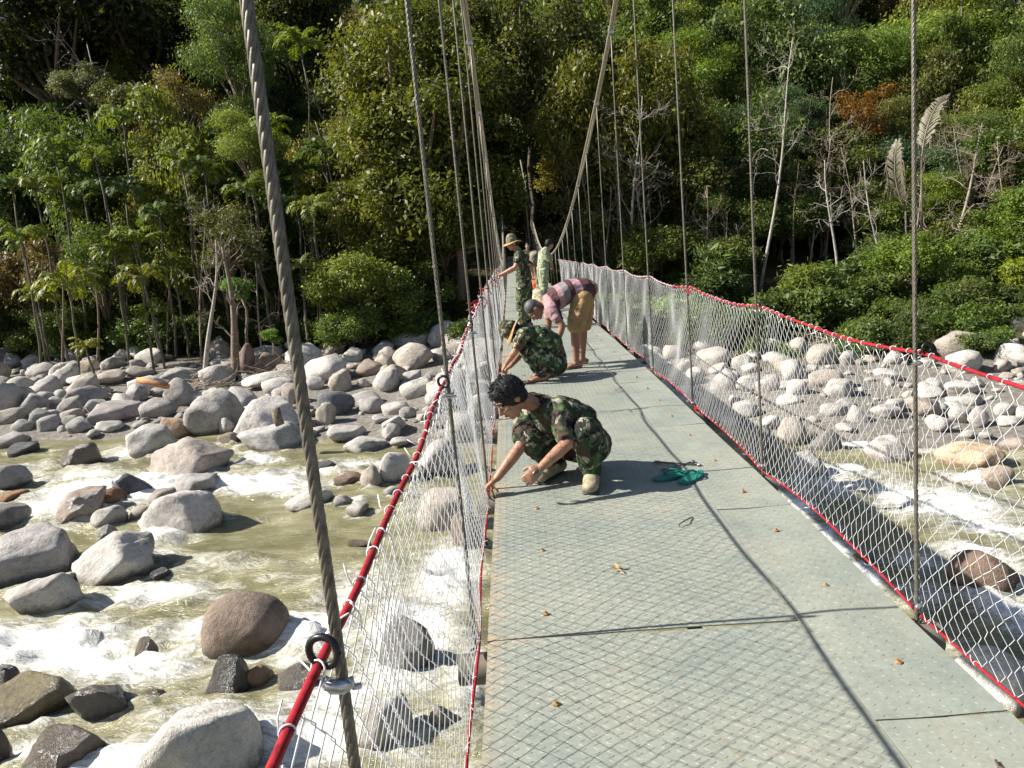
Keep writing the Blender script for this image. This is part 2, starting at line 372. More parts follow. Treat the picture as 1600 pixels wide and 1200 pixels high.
# ------------------------------------------------------------------ boulders
def rock_mesh(name, seed, sub=3, ang=.6):
    r = np.random.RandomState(seed)
    import bmesh
    bm = bmesh.new(); bmesh.ops.create_icosphere(bm, subdivisions=sub, radius=1)
    V = np.array([v.co[:] for v in bm.verts]); Fc = np.array([[v.index for v in f.verts] for f in bm.faces]); bm.free()
    n = 13; kf = np.arange(n)+.5; ph = np.arccos(1-2*kf/n); th = math.pi*(1+5**.5)*kf+r.uniform(0, 6.28); p = np.stack([np.cos(th)*np.sin(ph), np.sin(th)*np.sin(ph), np.cos(ph)], 1)+r.normal(0, .33, (n, 3)); p /= np.linalg.norm(p, axis=1, keepdims=True); dk = r.uniform(1.0-.50*ang, 1.0-.05*ang, n)*.92
    dots = V @ p.T; rk = np.where(dots > .05, dk/np.maximum(dots, .05), 50)
    rk = np.concatenate([rk, np.full((len(V), 1), 1.0+.22*ang)], 1)
    pw = 6 + 46*ang; rr = (np.sum(rk**-pw, 1))**(-1/pw)
    rr *= 1 + .10*fbm(V*1.1+seed, 2, seed) + .05*fbm(V*4+seed, 3, seed+3) - .05*ang*np.clip(1-6*np.abs(fbm(V*1.6+seed, 2, seed+8)), 0, 1)
    V = V*rr[:, None]
    lo, hi = V.min(0), V.max(0); V = (V-(lo+hi)/2)/((hi-lo)/2)
    return np_mesh(name, V, Fc, True)
ROCKS = [rock_mesh('boulder_shape', 100+i, 3, .45+.05*i) for i in range(10)]
PEB = [rock_mesh('cobble_shape', 300+i, 2, .3+.08*i) for i in range(6)]
for m_ in ROCKS+PEB: m_.materials.append(MATS['rock'])
PALE, GREY, TAN, DARK, BROWN, RUST, WHITE = (.49, .465, .43), (.38, .362, .34), (.42, .37, .32), (.10, .098, .10), (.18, .14, .105), (.32, .18, .10), (.54, .51, .475)
rock_sites = []
NR = [0]
def rock(cx, b, w, h, col, label=None, wet=False, ang=.6, group=None, tilt=0, hero=True, mesh=None, name='boulder', onwater=None):
    P = at_z(cx, b, WATER) if onwater else hit_ground(cx, b)
    s = (P-CAMP).dot(RM @ Vector((0, 0, -1)))/F
    W = w*s; D = W*rnd.uniform(.62, .85); Hh = max(h*s*.98 - D*.10, .25*W*.6)
    dr = Vector((P.x, P.y, 0)).normalized()
    NR[0] += 1; bury = .72 if P.z <= WATER+.05 else .40
    zt = Hh*.5*(1+bury); c = P + dr*D*.40; c.z = P.z + Hh - zt
    me = mesh or rock_mesh('boulder_shape', 1000+NR[0], 4 if w > 60 else 3, ang)
    if not me.materials: me.materials.append(MATS['rock_wet' if wet else 'rock'])
    o = link(name, me, None, None, c, (rnd.uniform(-.12, .12), tilt, rnd.uniform(-.35, .35) + math.atan2(-dr.x, dr.y)), (W/2, D/2, zt))
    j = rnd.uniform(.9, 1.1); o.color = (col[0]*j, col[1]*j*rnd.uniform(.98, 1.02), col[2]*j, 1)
    tag(o, label, 'boulder', group); rock_sites.append((c.x, c.y, W/2, D/2, P.z <= WATER+.02))
    return o
L_SET = [  # cx, bottom, w, h, colour, wet, angularity, label
 (128,729,58,36,BROWN,1,.3,'dark wet dome boulder in the rapids below the far cobble bank'),
 (38,709,45,20,DARK,1,.5,'low dark wet boulder near left edge, upstream of the rapids'),
 (24,698,48,24,GREY,0,.5,'grey boulder near left edge behind the low dark one'),
 (240,707,81,45,PALE,0,.5,'boulder with pale top and shaded face at the lip of the rapids'),
 (304,747,128,66,TAN,0,.75,'largest angular tan boulder standing in the rapids'),
 (281,684,68,38,(.47,.33,.22),0,.55,'orange tinged boulder at water edge behind big tan boulder'),
 (2,770,92,46,GREY,0,.45,'round grey boulder cut by left edge beside white rapids'),
 (210,779,70,42,(.13,.135,.145),0,.85,'sharp slate-blue boulder right of the white rapids'),
 (308,776,76,34,GREY,0,.6,'smooth grey boulder in front of the largest tan boulder'),
 (131,812,84,46,(.36,.29,.24),1,.7,'brown boulder with dark shaded right face in white water'),
 (173,791,54,30,RUST,0,.8,'rust coloured blocky boulder beside the slate-blue one'),
 (20,789,52,19,RUST,0,.6,'flat rusty slab at left edge'),
 (12,825,76,42,(.24,.225,.21),0,.5,'dark grey boulder at left edge under the rusty slab'),
 (172,823,58,33,PALE,0,.3,'small smooth pale boulder in front of brown one'),
 (225,810,40,20,TAN,0,.3,'small rounded tan boulder left of large pale boulder'),
 (258,790,47,26,TAN,0,.5,'tan boulder tucked behind the large pale boulder'),
 (294,836,119,72,WHITE,0,.7,'large pale slanting boulder at edge of the green pool'),
 (170,846,32,23,GREY,1,.5,'small wet grey rock in the little cascade'),
 (206,848,20,16,(.2,.1,.06),1,.5,'tiny red-brown rock in the little cascade'),
 (58,906,152,82,GREY,0,.6,'huge grey boulder with shaded flat face at left'),
 (187,914,138,72,WHITE,0,.9,'pale wedge shaped slab with a raised pointed end'),
 (80,956,92,62,PALE,0,.7,'pale angular boulder below the wedge shaped slab'),
 (111,915,24,20,GREY,1,.5,'small rock under the low end of the wedge slab'),
 (254,906,34,15,DARK,1,.3,'small dark wet rock right of the wedge slab'),
 (392,1022,144,94,(.235,.185,.145),0,.06,'round brown speckled dome boulder in foaming water'),
 (232,1034,36,33,BROWN,1,.3,'small brown rock half under foam left of the dome boulder'),
 (12,1078,46,42,DARK,1,.7,'black wet rock at left edge low in the picture'),
 (362,1100,85,68,(.085,.08,.075),1,.6,'black wet rock below the dome boulder'),
 (408,1088,50,35,(.26,.16,.10),1,.7,'rust-brown angular rock beside black wet rock'),
 (470,1097,72,46,(.16,.14,.12),1,.4,'wet dark brown rock behind the red rope'),
 (55,1140,138,70,(.20,.165,.095),1,.35,'broad mossy brown boulder awash at left edge'),
 (163,1132,94,60,(.13,.115,.105),1,.85,'cracked dark boulder among low white water'),
 (240,1108,44,22,BROWN,1,.5,'little brown rock right of cracked dark boulder'),
 (250,1142,28,14,DARK,1,.5,'smallest dark rock above the big pale bottom boulder'),
 (322,1262,205,140,(.56,.535,.50),0,.35,'big pale boulder cut by the bottom edge'),
 (108,1215,118,66,(.19,.155,.12),1,.4,'wet brown boulder low in bottom left foam'),
 (-4,1205,50,56,(.12,.09,.08),1,.5,'dark red-brown rock in bottom left corner'),
 (606,1172,98,84,PALE,0,.5,'pale boulder seen through left netting near the bottom'),
 (692,1146,46,46,TAN,0,.6,'small tan rock seen through left netting by bottom rope'),
 (640,1062,92,96,(.22,.2,.185),1,.3,'dark boulder in foam seen through left netting'),
 (486,796,77,32,WHITE,0,.4,'pale boulder behind the thick twisted hanger in green pool'),
 (537,791,34,19,PALE,0,.4,'small pale rock right of the thick hanger'),
 (559,805,38,18,PALE,0,.6,'flat pale rock lowest of three in the green pool'),
 (562,856,38,12,BROWN,1,.6,'low brown rock breaking the green pool near red rope'),
 (618,756,54,52,WHITE,0,.15,'smooth white rounded boulder next to the red rope'),
 (581,769,33,40,TAN,0,.4,'upright tan rock leaning on the smooth white boulder'),
 (614,777,32,18,GREY,0,.4,'small grey rock under the smooth white boulder'),
 (548,756,52,20,(.25,.16,.12),1,.5,'long reddish-brown rock left of upright tan rock'),
 (510,736,36,14,DARK,1,.5,'small dark rock in white streak behind hanger'),
 (573,708,72,25,PALE,0,.6,'flat pale pair-like boulder at the pool edge'),
 (627,699,35,13,PALE,0,.6,'thin flat pale slab at pool edge near red rope'),
 (543,691,66,28,PALE,0,.7,'pale wedge boulder on cobble shore right of the hanger'),
 (428,703,106,45,(.40,.395,.385),0,.7,'blue-grey faceted boulder at the waterline left of hanger'),
 (418,684,106,68,WHITE,0,.5,'broad pale boulder behind the blue-grey faceted one'),
 (511,663,33,37,TAN,0,.7,'upright tan-grey boulder right of the hanger'),
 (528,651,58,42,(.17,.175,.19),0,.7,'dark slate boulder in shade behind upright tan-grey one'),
 (420,604,82,26,PALE,0,.3,'long low pale boulder under the brown standing stones'),
 (436,617,52,27,PALE,0,.5,'pale boulder beside long low one'),
 (457,631,28,34,TAN,0,.8,'pointed tan rock behind the broad pale boulder'),
 (385,585,33,50,(.24,.18,.15),0,.85,'tall brown standing stone at the forest edge'),
 (421,582,43,34,(.25,.19,.16),0,.8,'squat brown boulder right of the tall standing stone'),
 (576,589,54,29,(.28,.23,.19),0,.8,'cracked brown boulder under the sandy bank'),
 (533,611,37,34,TAN,0,.7,'chunky tan boulder below the cracked brown one'),
 (494,611,29,24,WHITE,0,.6,'bright white boulder right of hanger on upper bank'),
 (572,634,51,23,GREY,0,.4,'wide grey boulder on the middle of the bank'),
 (655,622,62,33,PALE,0,.3,'large pale boulder beside the black hanger ring'),
 (620,649,48,22,PALE,0,.4,'pale flat boulder left of the red rope'),
 (645,598,34,20,PALE,0,.7,'pale angular boulder on top of the bank near netting'),
 (638,656,28,20,GREY,0,.4,'small grey boulder next to red rope'),
 (340,676,94,70,(.40,.375,.35),0,.8,'big veined grey boulder below the two bare trees'),
 (356,678,24,26,PALE,0,.2,'egg shaped pale rock before the big veined boulder'),
 (358,696,34,21,(.29,.24,.20),0,.4,'brown loaf shaped rock at waterline'),
 (183,661,90,37,(.37,.34,.32),0,.6,'long flat topped grey boulder in mid bank'),
 (284,633,49,45,(.37,.345,.32),0,.35,'round grey boulder left of bare pale trunk'),
 (137,633,66,34,(.35,.33,.31),0,.6,'dome backed grey boulder beside still pool'),
 (74,617,54,34,GREY,0,.6,'grey boulder above still pool at left'),
 (35,611,45,25,PALE,0,.3,'pale rounded boulder above pool, near left edge'),
 (105,601,43,35,PALE,0,.8,'pale sloping slab at the back of the bank'),
 (141,580,32,21,(.47,.38,.30),0,.3,'tan rounded boulder on top of the back row'),
 (222,588,46,21,TAN,0,.8,'blocky tan boulder in back row'),
 (250,653,58,34,GREY,0,.5,'grey boulder with dark shadow under big round one'),
 (216,626,33,29,PALE,0,.5,'pale boulder under the rusty driftwood plank'),
 (72,627,29,17,PALE,0,.2,'small pale cobble left at pool edge'),
 (98,625,25,17,PALE,0,.2,'smooth pale cobble right at pool edge'),
 (14,628,36,25,GREY,0,.5,'grey boulder at left edge of the still pool'),
 (80,673,37,26,PALE,0,.4,'pale boulder below still pool'),
 (126,676,39,25,GREY,0,.5,'grey boulder between pool and rapids'),
 (174,675,44,19,PALE,0,.5,'flat pale rock at edge of the rapids'),
 (36,676,32,21,GREY,0,.5,'grey rock under still pool near left edge'),
 (20,661,50,23,TAN,0,.5,'tan boulder at left edge below still pool'),
 (133,603,49,21,PALE,0,.7,'pale slab behind dome backed boulder'),
 (277,598,64,25,(.33,.315,.3),0,.5,'long grey boulder behind bare pale trunk'),
 (3,591,30,32,(.36,.31,.27),0,.4,'brownish boulder cut by left edge at forest foot'),
 (72,588,56,25,(.37,.35,.33),0,.4,'grey whaleback boulder at forest foot'),
]
R_SET = [
 (1238,698,50,46,TAN,0,.5,'tan boulder with lit top seen through right netting'),
 (1290,707,58,37,(.24,.23,.21),0,.7,'grey split boulder right of the lit tan one'),
 (1385,722,68,42,WHITE,0,.5,'white boulder in white water left of the near right hanger'),
 (1514,730,100,37,(.55,.41,.29),0,.3,'long orange-tan boulder seen through right netting'),
 (1555,763,52,33,(.38,.31,.26),0,.5,'brown-pale boulder below the orange-tan one'),
 (1586,707,42,23,(.42,.35,.3),0,.5,'brown boulder cut by the right edge'),
 (1199,616,37,31,WHITE,0,.7,'white blocky boulder on right bank under the fallen branch'),
 (1247,623,37,31,WHITE,0,.6,'white boulder second along the right bank'),
 (1311,619,46,29,PALE,0,.6,'pale wide boulder third along the right bank'),
 (1301,654,43,26,WHITE,0,.4,'smooth white boulder at right water edge'),
 (1340,661,34,30,PALE,0,.6,'pale boulder at right water edge beside smooth white one'),
 (1443,647,49,29,TAN,0,.6,'pinkish tan boulder just right of near hanger'),
 (1499,658,34,29,WHITE,0,.5,'white roundish boulder in right bank row'),
 (1528,665,31,30,WHITE,0,.6,'white upright boulder in right bank row'),
 (1466,673,41,25,WHITE,0,.5,'white low boulder at water edge right of hanger'),
 (1517,636,37,21,PALE,0,.5,'pale boulder in upper right bank row'),
 (1570,655,34,22,PALE,0,.5,'pale boulder toward right edge of bank'),
 (1232,637,37,21,WHITE,0,.4,'low white boulder under the second white boulder'),
 (1137,613,52,38,PALE,0,.6,'pale boulder group leader nearest the deck on right bank'),
 (1384,655,46,21,PALE,0,.7,'flat pale slab left of near right hanger'),
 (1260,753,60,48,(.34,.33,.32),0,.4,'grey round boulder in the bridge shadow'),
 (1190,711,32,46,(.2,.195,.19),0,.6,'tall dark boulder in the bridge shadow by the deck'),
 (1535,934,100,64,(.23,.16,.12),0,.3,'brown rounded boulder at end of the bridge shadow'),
 (1350,886,38,20,(.2,.17,.13),1,.5,'low wet rock beside the deck edge in foam'),
 (1540,1118,110,92,(.66,.64,.61),0,.3,'bright white boulder under the deck corner at bottom right'),
 (735,862,58,74,(.22,.17,.13),0,.4,'brown boulder showing between deck and left bottom rope'),
 (700,835,92,70,TAN,0,.4,'tan boulder behind left netting beside crouching soldier'),
 (688,745,76,62,WHITE,0,.5,'white boulder behind left netting above the tan one'),
 (722,690,54,48,PALE,0,.5,'pale boulder behind left netting near the soldier head'),
 (1320,640,30,16,PALE,0,.5,'small pale rock between right bank boulders'),
 (1165,652,40,26,PALE,0,.5,'pale rock close to the deck behind right netting'),
 (1120,660,30,20,TAN,0,.5,'tan rock beside deck edge behind red rope'),
]
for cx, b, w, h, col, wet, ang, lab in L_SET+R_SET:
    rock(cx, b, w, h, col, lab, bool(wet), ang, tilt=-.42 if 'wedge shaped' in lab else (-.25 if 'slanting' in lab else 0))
hero_sites = list(rock_sites)
# cobbles and smaller boulders filling the two banks (countable, alike)
def to_px(p):
    q = RM.transposed() @ (Vector(p)-CAMP); return 800+F*q.x/-q.z, 600-F*q.y/-q.z
def bank_words(X, Y, z, d, dr_):
    px, py = to_px((X, Y, z)); t = (d-dr_[0])/(dr_[1]-dr_[0])
    row = 'front' if t < .33 else ('middle' if t < .66 else 'back')
    where = ('near the left edge' if px < 130 else 'left of the bare trunks' if px < 300 else 'under the bare trunks' if px < 450 else 'right of the thick hanger' if px < 600 else 'by the left netting') if X < 0 else \
            ('close beside the deck' if px < 1150 else 'under the fallen branch' if px < 1290 else 'left of near right hanger' if px < 1430 else 'right of near right hanger' if px < 1530 else 'near the right edge')
    return row, where
def cword(c): 
    m_ = sum(c)/3; return ('tan' if c[0] > c[2]*1.35 else 'white' if m_ > .49 else 'pale' if m_ > .38 else 'grey')
def fill(n, xr, dr_, size, cols, meshes, name, sidew, ov=.3):
    k = 0; tries = 0
    while k < n and tries < n*40:
        tries += 1
        X = rnd.uniform(*xr); d = rnd.uniform(*dr_); Y = float(shore(X))+d
        W = size[0]*(size[1]/size[0])**(rnd.random()**1.5)
        bad = False
        for (sx, sy, a, b_, _) in rock_sites:
            if ((X-sx)/(a+W*ov))**2 + ((Y-sy)/(b_+W*ov))**2 < 1: bad = True; break
        if bad: continue
        z = max(float(ground_z(X, Y)), WATER-.15)
        me = rnd.choice(meshes); D = W*rnd.uniform(.65, .95); Hh = W*rnd.uniform(.45, .85)
        o = link(name, me, None, None, (X, Y, z+Hh*.2), (rnd.uniform(-.4, .4), rnd.uniform(-.4, .4), rnd.uniform(0, 6.28)), (W/2, D/2, Hh/2))
        c = rnd.choice(cols); j = rnd.uniform(.85, 1.15); o.color = (c[0]*j, c[1]*j, c[2]*j, 1)
        row, where = bank_words(X, Y, z, d, dr_); sz = ('large ' if W > size[0]*1.9 else 'smaller ') if name == 'boulder' else ''; nw = name.replace('_', ' ')
        tag(o, f'{sz}{cword(c)} {nw} in the {row} row of the {sidew} bank, {where}', nw.split()[-1], f'{nw}s packed on the {sidew} bank'); rock_sites.append((X, Y, W/2*.75, D/2*.75, False)); k += 1
GR2 = (.37, .35, .325)
fill(70, (-36, -1.2), (1.0, 16.5), (1.2, 2.5), [PALE, PALE, GREY, TAN, GR2], ROCKS, 'boulder', 'left', .34)
fill(110, (-36, -1.2), (.4, 17), (.6, 1.3), [PALE, PALE, GREY, TAN, GR2], ROCKS, 'river_stone', 'left', .30)
fill(40, (1.8, 27), (.3, 12), (1.0, 2.0), [WHITE, PALE, PALE, TAN], ROCKS, 'boulder', 'right', .34)
fill(70, (1.8, 27), (-.3, 13), (.5, 1.1), [WHITE, PALE, PALE, TAN], ROCKS, 'river_stone', 'right', .30)
fill(170, (-33, -1), (-.6, 17), (.22, .6), [PALE, GREY, TAN, (.28, .24, .2)], PEB, 'cobble', 'left', .3)
fill(60, (1.8, 24), (-.2, 9), (.45, .9), [WHITE, PALE, PALE, TAN], ROCKS, 'river_stone', 'right', .24)
fill(60, (-34, -1), (.2, 16), (.45, .9), [PALE, GREY, PALE, GR2], ROCKS, 'river_stone', 'left', .24)
fill(128, (1.8, 24), (-.6, 10), (.2, .5), [WHITE, PALE, TAN], PEB, 'cobble', 'right', .3)

# ------------------------------------------------------------------ river
wx = np.concatenate([np.linspace(-400, -42, 30)[:-1], np.linspace(-42, 40, 500), np.linspace(40, 400, 30)[1:]])
wy = np.concatenate([np.linspace(-14, 4, 30)[:-1], np.linspace(4, 44, 320), np.linspace(44, 130, 40)[1:]])
WX, WY = np.meshgrid(wx, wy); wxr, wyr = WX.ravel(), WY.ravel()
foam = np.zeros(wxr.size)
FOAM = [ # photo pixel ellipse: cx, cy, rx, ry, strength
 (60,1010,200,45,1.0),(190,1040,160,35,1.0),(330,985,120,25,.9),(480,990,90,45,1.0),(560,930,90,60,.7),(640,1000,90,90,1.0),(700,900,60,60,1.0),(520,1090,90,40,.9),
 (330,1130,160,40,.7),(480,1150,120,60,1.0),(190,1190,140,40,.95),(60,1175,70,30,.9),(640,1150,90,60,.6),(730,1080,50,120,.7),(255,925,120,22,.9),(330,880,120,16,.55),(120,970,90,18,.7),
 (250,755,120,22,1.05),(110,790,90,28,1.05),(170,770,130,25,1.1),(130,745,110,16,.7),(400,760,130,14,1.0),(480,740,120,10,.8),(560,725,80,10,.7),(40,735,60,20,.55),(200,710,60,14,.7),
 (250,840,60,14,.9),(210,870,80,16,.8),(20,850,40,14,.7),(450,880,120,16,.35),(480,905,110,20,.45),(400,720,60,8,.9),(660,780,50,30,.5),
 (1480,790,160,60,.75),(1560,900,90,60,.8),(1300,760,120,30,.7),(1275,850,60,60,1.0),(1330,910,60,50,.9),(1420,770,90,20,.8),(1530,750,90,18,.8),(1450,800,110,22,.85),(1560,830,80,22,.9),(1520,870,90,24,.9),(1580,960,60,70,1.0),(1440,880,60,30,.7),(1350,690,60,14,1.05),(1330,670,50,8,.9),
 (1330,740,70,14,1.0),(1240,790,40,30,.9),(1590,700,40,8,.9),(1450,705,60,10,.6),(1500,1010,60,30,.5),(1580,1060,60,30,.8),(1200,760,40,30,.6),(1440,930,80,30,.6),
]
for cx, cy, rx, ry, st in FOAM:
    c = at_z(cx, cy, WATER); ex = at_z(cx+rx, cy, WATER)-c; ey = at_z(cx, cy+ry, WATER)-c if cy+ry < 2400 else c
    a = math.hypot(ex.x, ex.y); b = abs(at_z(cx, cy-ry, WATER).y - at_z(cx, cy+ry, WATER).y)/2
    u = (wxr-c.x)/a; v = (wyr-c.y-(ex.y/ex.x)*(wxr-c.x))/b
    foam = np.maximum(foam, st*np.exp(-(u*u+v*v)*.9))
wet_d = np.full(wxr.size, 9.0)
for (sx, sy, a, b, onw) in hero_sites:
    if not onw or sy > 30: continue
    m = (abs(wxr-sx) < a*4+1.5) & (abs(wyr-sy) < b*3+1.2)
    q = np.sqrt(((wxr[m]-sx)/(a*1.02))**2+((wyr[m]-sy)/(b*1.02))**2)
    ring = .62*np.exp(-((q-1.08)/.22)**2)
    dx = (wxr[m]-sx)/a; tail = .6*np.exp(-((wyr[m]-sy)/(b*.8))**2)*sstep(.6, 1.2, dx)*(1-sstep(1.6, 3.6, dx))
    foam[m] = np.maximum(foam[m], np.maximum(ring, tail)*(.75+.45*vnoise(np.stack([wxr[m], wyr[m], wxr[m]*0], 1), 3)))
dS = wyr - shore(np.clip(wxr, -60, 60))
fast = 1 - sstep(-6, -1, dS)
bgf = .10*fast*(1+fbm(np.stack([wxr*.25, wyr*.55, wxr*0], 1), 3, 77))
foam = np.maximum(foam, bgf); foam = np.where(wyr > 60, 0, foam)
P2 = np.stack([wxr*.7, wyr*1.3, wxr*0], 1)
hz = .20*fbm(P2, 4, 21)*(.45+1.4*foam) + .13*fbm(np.stack([wxr*2.2, wyr*3.4, wxr*0], 1), 3, 31)*(.25+1.6*foam) + .12*np.clip(foam, 0, 1.1)
hz += .10*foam*fbm(np.stack([wxr*6, wyr*7, wxr*0], 1), 2, 41)
hz *= np.where(dS > -1, .25, 1)
rv = link('river', np_mesh('river', np.stack([wxr, wyr, WATER-.03+hz], 1), grid_quads(len(wx), len(wy)), True, {'foam': foam}), MATS['river_water'])
tag(rv, kind='structure')
# ------------------------------------------------------------------ the bridge
XL, XS, XR = -.20, 1.02, 1.43          # deck left edge, plate joint, right edge
BAY, B1 = 1.86, 2.78
def deck_z(Y):
    if Y < 35: return -.40*float(sstep(5, 35, Y))
    return -.40*(1-float(sstep(35, 60, Y)))
def cable_z(Y): return .70 + .0075*(31-Y)**2
def cable_x(sx, Y):
    e = max(0, cable_z(Y)-4); return -.30-.02*e if sx < 0 else 1.45-.052*e
beams = [B1 + BAY*k for k in range(-2, 31)]
bridge = empty('suspension_bridge', (.6, 2.78, 0))
tag(bridge, 'steel plated suspension footbridge hung from wire ropes over the river', 'bridge')
BO = Vector((.6, 2.78, 0))
def bl(x, y, z): return (x-BO.x, y-BO.y, z-BO.z)
# one diamond-pattern tread lozenge field
def plate_mesh(name, w, ln, px, py, L, Wd, rust, seed):
    mb = MB(); g = .0018; r = np.random.RandomState(seed)
    nx, ny = 13, 16                                   # gently dished sheet
    xs = np.linspace(g, w-g, nx); ys = np.linspace(.005, ln-.004, ny); A, B = np.meshgrid(xs, ys)
    def dish(x, y): return .004*np.sin(x/w*5+seed)*np.sin(y/ln*6+seed*2) + .003*np.sin(y/ln*3.1416)
    top = np.stack([A.ravel(), B.ravel(), dish(A, B).ravel()], 1); n = len(top)
    V = np.concatenate([top, top-[0, 0, .005]]); q = grid_quads(nx, ny); Q = [q, q[:, ::-1]+n]
    bd = list(range(nx)) + [j*nx+nx-1 for j in range(1, ny)] + [(ny-1)*nx+i for i in range(nx-2, -1, -1)] + [j*nx for j in range(ny-2, 0, -1)]
    bd = np.array(bd); b2 = np.roll(bd, -1); Q.append(np.stack([bd+n, b2+n, b2, bd], 1))
    tv = []; tt = []; k = 0
    iy = 0; y = py*.6
    while y < ln-py*.5:
        ix = 0; x = px*.6
        while x < w-px*.4:
            a = .5 if (ix+iy) % 2 == 0 else -.5
            ca, sa = math.cos(a), math.sin(a); z = float(dish(np.array(x), np.array(y)))
            for (u, v, h) in ((-L, 0, 0), (0, -Wd, 0), (L, 0, 0), (0, Wd, 0), (-L*.45, 0, .0017), (L*.45, 0, .0017)):
                tv.append((x+u*ca-v*sa, y+u*sa+v*ca, z+h-(.0004 if h == 0 else 0)))
            tt += [(k, k+1, k+4), (k+1, k+5, k+4), (k+1, k+2, k+5), (k+2, k+3, k+5), (k+3, k+4, k+5), (k+3, k, k+4)]; k += 6
            x += px; ix += 1
        y += py; iy += 1
    tv = np.array(tv); V2 = np.concatenate([V, tv]); tt = np.array(tt)+len(V)
    ru = np.exp(-V2[:, 0]/.10)*rust + .5*np.exp(-np.minimum(V2[:, 1], ln-V2[:, 1])/.03)*rust
    return np_mesh(name, V2, [np.concatenate(Q), tt], False, {'rust': ru})
PM = [plate_mesh('plate', XS-XL, BAY, .041, .0205, .0155, .0042, .8, i) for i in range(3)]
PS = [plate_mesh('strip', XR-XS, BAY, .052, .030, .011, .0042, .15, i+5) for i in range(2)]
for i, m_ in enumerate(PM+PS): m_.materials.append(MATS['deck_plate'])
def slope_rot(Y): return math.atan((deck_z(Y+BAY)-deck_z(Y))/BAY)
bolt_mb = MB(); bolt_mb.tube([(0, 0, -.004), (0, 0, .003), (0, 0, .006)], [.013, .013, .008], 7); bolt_mb.tube([(0, 0, .004), (.003, .001, .012)], [.006, .005], 6)
BOLT = bolt_mb.mesh('bolt'); BOLT.materials.append(MATS['rust_bolt'])
for k, Y in enumerate(beams[:-1]):
    p = link('deck_plate', PM[k % 3], None, bridge, bl(XL, Y, deck_z(Y)+rnd.uniform(-.002, .002)), (slope_rot(Y), rnd.uniform(-.0015, .0015), rnd.uniform(-.0025, .0025)))
    if k == 2: p['label'] = 'near diamond tread plate with an open gap along its front edge'
    Y2 = Y + 1.22
    link('deck_strip', PS[k % 2], None, bridge, bl(XS, Y2, deck_z(Y2)+.001), (slope_rot(Y2), rnd.uniform(-.001, .001), rnd.uniform(-.003, .003)))
    if Y < 14:
        for j in range(3):
            yy = Y + .2 + j*BAY/3
            link('bolt', BOLT, None, bridge, bl(.045+rnd.uniform(-.012, .012), yy+rnd.uniform(-.03, .03), deck_z(yy)+.004), (0, 0, rnd.uniform(0, 6)))
            link('bolt', BOLT, None, bridge, bl(1.235+rnd.uniform(-.012, .012), yy+.05+rnd.uniform(-.03, .03), deck_z(yy)+.005), (0, 0, rnd.uniform(0, 6)))
# cross beams: round tubes with open ends, two stringers
bm_ = MB(); 
N_ = 14
for r0, r1 in ((.06, .06),): bm_.tube([(-.93, 0, 0), (.93, 0, 0)], .06, N_, False)
bm_.tube([(.93, 0, 0), (-.93, 0, 0)], .054, N_, False)
for xe in (-.93, .93):
    a = np.arange(N_)*2*math.pi/N_; ro = np.stack([np.full(N_, xe), .06*np.cos(a), .06*np.sin(a)], 1); ri = np.stack([np.full(N_, xe), .054*np.cos(a), .054*np.sin(a)], 1)
    kk = np.arange(N_); k2 = (kk+1) % N_; bm_.add(np.concatenate([ro, ri]), np.stack([kk, k2, k2+N_, kk+N_], 1))
BEAM = bm_.mesh('cross_beam', True); BEAM.materials.append(MATS['beam_steel'])
for Y in beams: link('cross_beam', BEAM, None, bridge, bl(.615, Y-.03, deck_z(Y)-.095))
for X in (XL+.22, .62, XR-.2):
    mb = MB()
    pts = [(X, Y, deck_z(Y)-.022) for Y in beams]
    mb.tube(pts, [(.012, .03)]*len(pts), 4, True, (0, 0, 1)); link('stringer', mb.mesh('stringer', off=BO), MATS['beam_steel'], bridge)
# main cables (two ropes side by side), hangers, clamps, rings
for sx, X in ((-1, -.30), (1, 1.45)):
    mb = MB()
    for dx, dz in ((-.018, 0), (.018, .012)):
        pts = [(cable_x(sx, Y)+dx+.004*math.sin(Y*.9+dx*99), Y, cable_z(Y)+dz) for Y in np.linspace(-3, 60, 140)]
        mb.tube(pts, .018, 7)
    link('main_cable', mb.mesh('main_cable', True, BO), MATS['main_cable'], bridge)
def rope_mesh(P0, P1, r, strands, step, seg=5, pitch=.11):
    mb = MB(); P0 = nv(P0); P1 = nv(P1); L = np.linalg.norm(P1-P0); n = max(2, int(L/step)); t = np.linspace(0, 1, n)[:, None]
    C = P0*(1-t)+P1*t + np.array([[0, 1, 0]])*np.sin(t*3.1416)*.004*L; d = (P1-P0)/L; u = np.cross(d, (0, 1, 0)); u /= np.linalg.norm(u); w = np.cross(d, u)
    if strands == 0: mb.tube(C, r, 8); return mb
    for s_ in range(strands):
        a = t*L/pitch*2*math.pi + s_*2*math.pi/strands
        mb.tube(C+np.cos(a)*u*r*.58+np.sin(a)*w*r*.58, r*.5, seg)
    return mb
def torus(R, r, n=20, seg=7):
    mb = MB(); a = np.linspace(0, 2*math.pi, n+1)
    P = np.stack([R*np.cos(a), 0*a, R*np.sin(a)], 1); mb.tube(P, r, seg, False, (0, 1, 0)); return mb
RING = torus(.0205, .0052).mesh('ring', True); RING.materials.append(MATS['black_steel'])
cl = MB(); cl.tube([(-.022, 0, .014), (-.026, .0, -.004), (-.01, 0, -.016), (.014, 0, -.016), (.03, 0, 0), (.022, 0, .016)], .0055, 6); cl.box((-.026, -.012, -.008), (.024, .012, .008)); cl.tube([(.03, 0, -.004), (.046, .004, -.002)], .007, 6)
CLAMP = cl.mesh('clamp', True); CLAMP.materials.append(MATS['silver_clamp'])
cc = MB(); cc.box((-.03, -.03, -.035), (.03, .03, .035)); cc.tube([(-.036, 0, .02), (.036, 0, .02)], .012, 6)
CCL = cc.mesh('cable_clamp'); CCL.materials.append(MATS['silver_clamp'])
